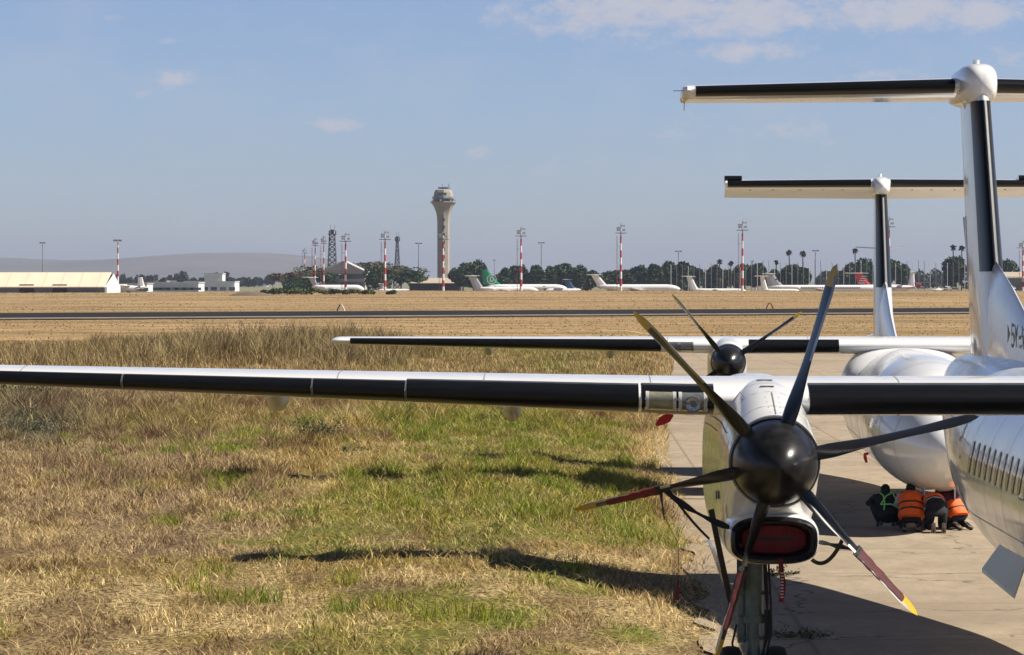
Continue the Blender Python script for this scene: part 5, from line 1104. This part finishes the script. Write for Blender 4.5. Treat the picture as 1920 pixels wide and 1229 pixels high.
row = [(868, 500, 50), (888, 488, 62), (905, 502, 34), (945, 503, 44), (972, 496, 48), (1003, 498, 44), (1030, 500, 40), (1056, 494, 56), (1084, 498, 50), (1108, 508, 44), (1140, 509, 50), (1170, 507, 44), (1196, 498, 50), (1222, 495, 52), (1250, 491, 50), (1276, 492, 56), (1298, 500, 42),
       (1338, 498, 34), (1362, 506, 50), (1392, 496, 46), (1420, 494, 46), (1448, 506, 40), (1484, 497, 56), (1506, 503, 36), (1590, 494, 54), (1618, 484, 64), (1668, 488, 52), (1692, 496, 44), (1792, 480, 60), (1880, 488, 60)]
for k, (px, yt, w_) in enumerate(row): tree('broadleaf_tree', px, yt, 547, w_, 1380+(k*37 % 90), f'dark green bushy tree, {ORD[k]} from the control tower in the long belt', DK if k % 3 else MD, 100+k, group='tree belt behind the parked jets', n=2300)
for k, (px, yt, w_) in enumerate(((1545, 508, 46), (1565, 507, 40), (1720, 507, 50), (1750, 505, 52), (1772, 507, 40), (1320, 506, 40))): tree('distant_grove_tree', px, yt, 545, w_, 1900+30*k, ['greyish far tree right of the pair of tall palms', 'greyish far tree left of the red striped tail', 'greyish far tree just right of the farther fin', 'greyish far tree in the gap between the two fins', 'greyish far tree just left of the nearest fin', 'greyish far tree between white T-tail and mast'][k], [(.09, .105, .075), (.07, .085, .06)], 300+k, n=700)
for k, a in enumerate(((548, 507, 72, ACB, 'brown flat topped acacia, leftmost of the acacias'), (585, 500, 80, AC, 'wide flat topped acacia left of the big lattice tower'), (600, 508, 60, MD, 'green acacia behind the T-tail of the small white jet'), (690, 490, 90, AC, 'broad acacia spreading over the gabled building'), (712, 500, 56, MD, 'green acacia standing right of the gabled building'),
                       (752, 499, 84, AC, 'broad flat acacia between the lattice tower and control tower'), (768, 508, 54, MD, 'rounded green acacia nearest the control tower on its left'), (560, 524, 60, MD, 'low green bushy tree under the brown acacia'), (640, 496, 40, ACB, 'sparse brown acacia crown at the gable roof'))):
    tree('acacia_tree', a[0], a[1], 547, a[2], [1300, 1360, 1290, 1420, 1285, 1380, 1290, 1270, 1440][k], a[4], a[3], 200+k, flat=(k not in (4, 7)), n=2600, leaf=.6, group='acacias around the gabled building', lobes=18)
for k in range(26):
    px = 222+k*11.6+random.uniform(-4, 4); tree('distant_tree', px, 516+random.uniform(-1, 8)-(6 if 310 < px < 360 or px > 400 and px < 430 else 0), 538, random.uniform(10, 24), 2500+random.uniform(0, 300), 'small dark hazy tree in the far line between the hangar and the acacias', [(.06, .075, .05), (.045, .06, .04)], 400+k, n=160, leaf=1.0, group='far tree line', lobes=4)
for k, (px, w_) in enumerate(((1590, 0),)): pass
# green scrub strip and mound before the acacias
for k, (px, w_, yt) in enumerate(((515, 50, 541), (548, 54, 542), (585, 56, 541.5), (622, 50, 543), (655, 44, 543), (690, 30, 545), (735, 22, 546))):
    tree('scrub_bush', px, yt, 553, w_, 800, f'low green scrub bush before the acacias, {ORD[k]} from the left', [(.12, .14, .05), (.09, .11, .04)], 500+k, n=500, leaf=.6, group='green scrub before the acacias', lobes=6)['category'] = 'bush'
m = MB(); p = W(470, 553, 780); m.loft([[Vector((r*cos(2*pi*k/20)*(1+.15*sin(k*2.2)), r*.5*sin(2*pi*k/20), z)) for k in range(20)] for r, z in ((6.4, -.4), (4.6, .3), (2.8, .75), (.8, .95))]); o = m.build('spoil_heap', mat('spoil_earth', (.16, .12, .09), .95, var=.3), None, loc=(p.x, 780, gz(p))); tag(o, 'low grey brown heap of earth at the left end of the green scrub', 'heap')
# palms
def palm(px, ytop, ybase, label, D=1460, fan=9):
    p = W(px, ybase, D); s = D/F; z0 = gz(p); h = W(px, ytop, D).z-z0; t = thing('palm_tree', (p.x, D, z0), label, 'palm tree', 'palms above the trees'); R_ = fan*s; hc = h-R_*.9
    m = MB(); m.tube([(0, 0, -.2), (.15, 0, hc*.5), (0, 0, hc)], [.35, .28, .24], 7); m.build('trunk', BARK, t); m = MB()
    for k in range(46):
        a = random.random()*2*pi; el = random.uniform(-1.1, 1.4); L_ = R_*random.uniform(.75, 1.0); pts = []
        for q in range(5): u = q/4; pts.append(Vector((cos(a)*cos(el)*L_*u, sin(a)*cos(el)*L_*u, hc+sin(el)*L_*u*.95-.28*L_*u*u)))
        m.ribbon(pts, [.15, .5, .6, .45, .1], (random.gauss(0, 1), random.gauss(0, 1), .6), .02, random.randrange(2))
    m.build('crown', [leafm((.035, .05, .03)), leafm((.06, .06, .04))], t, smooth=False)
for a in ((1349, 484, 'lower palm, left one of the pair left of the tallest floodlight mast', 7), (1370, 487, 'lower palm, right one of the pair left of the tallest floodlight mast', 7), (1455, 486, 'lone low palm right of the two overlapping white tails', 6), (1479.5, 466, 'tall palm, left one of the tall pair behind the long white jet', 8), (1505, 468, 'tall palm, right one of the tall pair behind the long white jet', 8),
          (1603, 463, 'tall palm just left of the farther white fin', 7.5), (1787, 456, 'tall palm, left one of the pair beside the nearest fin', 8), (1803, 458, 'tall palm, right one of the pair half hidden by the nearest fin', 8)):
    palm(a[0], a[1], 545, a[2], 1375 if a[0] < 1400 else 1460, a[3])
# light vehicles parked by the fence
for px, lab in ((1789, 'small white vehicle parked by the fence left of the nearest fin'), (1893, 'small white vehicle parked by the teal shed')):
    p = W(px, 543, 1210); t = thing('parked_van', (p.x, 1210, gz(p)), lab, 'van'); m = MB()
    m.loft([[Vector((x, y, z)) for x, z in ((-2.2, .45), (2.3, .45), (2.3, 1.0), (1.5, 1.2), (.9, 1.9), (-2.2, 1.95))] for y in (-.9, .9)]); m.build('body', DW, t, smooth=False)
    m = MB(); m.box((.2, -.92, 1.5), (2.2, .04, .5)); m.build('window', CABG, t, smooth=False)
    for x in (-1.4, 1.4): m = MB(); m.tube([(x, -.95, .75), (x, .95, .75)], .38, 12); m.build('wheel', TYRE, t)

# hills
m = MB(); HP = [(-900, 500), (-400, 492), (-150, 484), (0, 484), (60, 486), (130, 488), (220, 487), (300, 481), (380, 476), (450, 474.5), (520, 476), (575, 480), (620, 488), (680, 500), (740, 514), (800, 530), (1200, 540)]
hx_ = np.arange(-1500, 1210, 12); hy_ = np.interp(hx_, [a for a, _ in HP], [b for _, b in HP])+1.2*(fbm(hx_*.05, hx_*0, 4, 61)-.5)*2
Dh_ = 13000.; nr = 14; rows = []
for r in range(nr+1):
    q = r/nr; prof = sin(pi/2*q)**1.1; row_ = []
    for px, py in zip(hx_, hy_):
        p = W(float(px), float(py), Dh_); y = Dh_-2600*(1-q); row_.append(Vector((p.x, y, -3+(p.z+3)*prof*(1+.06*(fbm(px*.03, q*3, 3, 62)-.5)*(1-q)))))
    rows.append(row_)
rows.append([Vector((p.x, p.y+1400, -5)) for p in rows[-1]])
m.loft(rows, caps=False, closed=False); o = m.build('hills', mat('dry_hillside', (.16, .14, .10), .95, col2=(.09, .09, .06), vscale=.002)); tag(o, kind='structure')

# haze
hz_ = bpy.data.materials.new('haze_air'); hz_.use_nodes = True; N = hz_.node_tree.nodes; L = hz_.node_tree.links; N.remove(N['Principled BSDF'])
pv = N.new('ShaderNodeVolumePrincipled'); pv.inputs['Density'].default_value = HAZE; pv.inputs['Color'].default_value = (.54, .6, .8, 1); pv.inputs['Anisotropy'].default_value = .1
L.new(pv.outputs[0], N['Material Output'].inputs['Volume'])
m = MB(); m.box((0, 7400, 70), (17400, 15400, 150)); o = m.build('haze', hz_, smooth=False); tag(o, kind='stuff')

# ------------------------------------------------------------------ sky and sun
SUN_EL = radians(46); SUN_AZ = radians(3)   # towards +X, slightly behind the camera
sd = Vector((cos(SUN_EL)*cos(SUN_AZ), -cos(SUN_EL)*sin(SUN_AZ), sin(SUN_EL)))
sl = bpy.data.lights.new('sun', 'SUN'); sl.energy = 4.9; sl.angle = radians(.53); sl.color = (1, .93, .82); so = bpy.data.objects.new('sun', sl); COL.objects.link(so)
so.rotation_euler = sd.to_track_quat('Z', 'Y').to_euler(); so.location = (60, -20, 80)
w = bpy.data.worlds.new('World'); S.world = w; w.use_nodes = True; N = w.node_tree.nodes; L = w.node_tree.links; bg = N['Background']
sky = N.new('ShaderNodeTexSky'); sky.sky_type = 'NISHITA'; sky.sun_disc = False; sky.sun_elevation = SUN_EL; sky.sun_rotation = radians(90)+SUN_AZ; sky.air_density = 1.0; sky.dust_density = 1.3; sky.ozone_density = 2.0; sky.altitude = 1600
tc = N.new('ShaderNodeTexCoord'); sp = N.new('ShaderNodeSeparateXYZ'); L.new(tc.outputs['Generated'], sp.inputs[0])
def mth(op, a, b_=None, c=None):
    m = N.new('ShaderNodeMath'); m.operation = op
    for i, v in enumerate((a, b_, c)):
        if v is None: continue
        if isinstance(v, (int, float)): m.inputs[i].default_value = v
        else: L.new(v, m.inputs[i])
    return m.outputs[0]
yy = mth('MAXIMUM', sp.outputs[1], .05); u = mth('DIVIDE', sp.outputs[0], yy); v = mth('DIVIDE', sp.outputs[2], yy)
cv = N.new('ShaderNodeCombineXYZ'); L.new(u, cv.inputs[0]); L.new(v, cv.inputs[1])
def wn(sc, sx, sy, det, rough=.6, off=0):
    mp = N.new('ShaderNodeMapping'); mp.inputs['Scale'].default_value = (sx, sy, 1); mp.inputs['Location'].default_value = (off, off*.7, 0); L.new(cv.outputs[0], mp.inputs['Vector']); n = N.new('ShaderNodeTexNoise'); n.inputs['Scale'].default_value = sc; n.inputs['Detail'].default_value = det; n.inputs['Roughness'].default_value = rough; L.new(mp.outputs[0], n.inputs['Vector']); return n.outputs['Fac']
n1 = wn(70, 1, 1.7, 9, .7); n2 = wn(22, 1, 1.6, 5, .6, 3)
tot = None
for (cx_, cy_, rx_, ry_, s_) in ((1200, 15, 260, 60, .75), (1400, 30, 170, 48, .8), (1700, 15, 240, 45, .75), (1840, 22, 70, 40, .9), (1395, 98, 110, 22, .8), (1060, 2, 90, 22, .55), (1650, 150, 120, 26, .42), (1900, 110, 60, 25, .4), (1300, 245, 110, 30, .35), (1490, 240, 90, 35, .33), (1600, 215, 60, 20, .3), (1030, 315, 60, 20, .35),
                                 (900, 285, 42, 15, .55), (638, 234, 52, 16, .62), (327, 147, 42, 18, .68), (270, 172, 24, 12, .55), (316, 75, 24, 11, .5), (128, 131, 18, 12, .4), (203, 33, 24, 8, .35), (760, 183, 30, 10, .32), (780, 30, 26, 10, .3), (935, 320, 40, 14, .22)):
    a = mth('MULTIPLY', mth('SUBTRACT', u, (cx_-1068)/F), F/rx_); b_ = mth('MULTIPLY', mth('SUBTRACT', v, (528-cy_)/F), F/ry_)
    d2 = mth('ADD', mth('MULTIPLY', a, a), mth('MULTIPLY', b_, b_)); g_ = mth('MULTIPLY', mth('EXPONENT', mth('MULTIPLY', d2, -.9)), s_); tot = g_ if tot is None else mth('MAXIMUM', tot, g_)
dens = mth('MULTIPLY', mth('SUBTRACT', mth('ADD', tot, mth('MULTIPLY', n1, 2.0)), 1.17), 1.5)
mr = N.new('ShaderNodeMapRange'); mr.interpolation_type = 'SMOOTHSTEP'; mr.inputs[1].default_value = 0; mr.inputs[2].default_value = .95; L.new(dens, mr.inputs[0])
cl = mth('MULTIPLY', mr.outputs[0], .85)
wisp = N.new('ShaderNodeMapRange'); wisp.inputs[1].default_value = .5; wisp.inputs[2].default_value = .75; wisp.inputs[4].default_value = .24; L.new(n2, wisp.inputs[0])
cl = mth('MAXIMUM', cl, mth('MULTIPLY', wisp.outputs[0], 1.0))
hs = N.new('ShaderNodeHueSaturation'); hs.inputs['Saturation'].default_value = SKY_SAT; hs.inputs['Value'].default_value = SKY_VAL; L.new(sky.outputs[0], hs.inputs['Color'])
tint = N.new('ShaderNodeMix'); tint.data_type = 'RGBA'; tint.blend_type = 'MULTIPLY'; tint.inputs[0].default_value = 1; tint.inputs[7].default_value = SKY_TINT; L.new(hs.outputs[0], tint.inputs[6])
mx = N.new('ShaderNodeMix'); mx.data_type = 'RGBA'; mx.inputs[7].default_value = CLOUD; L.new(cl, mx.inputs[0]); L.new(tint.outputs[2], mx.inputs[6]); zf = N.new('ShaderNodeMapRange'); zf.interpolation_type = 'SMOOTHSTEP'; zf.inputs[1].default_value = .14; zf.inputs[2].default_value = .6; zf.inputs[3].default_value = 1; zf.inputs[4].default_value = .32; L.new(sp.outputs[2], zf.inputs[0])  # upper sky, out of frame, dimmed to cut fill light and deepen shadows
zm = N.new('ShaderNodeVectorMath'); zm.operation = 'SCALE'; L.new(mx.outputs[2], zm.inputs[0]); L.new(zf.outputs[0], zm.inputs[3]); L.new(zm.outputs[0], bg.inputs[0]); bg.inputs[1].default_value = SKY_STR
S.view_settings.view_transform = 'Standard'; S.view_settings.look = 'None'; S.view_settings.exposure = EXPO; S.view_settings.gamma = 1
S.render.engine = 'CYCLES'; S.cycles.volume_bounces = 0; S.cycles.max_bounces = 6
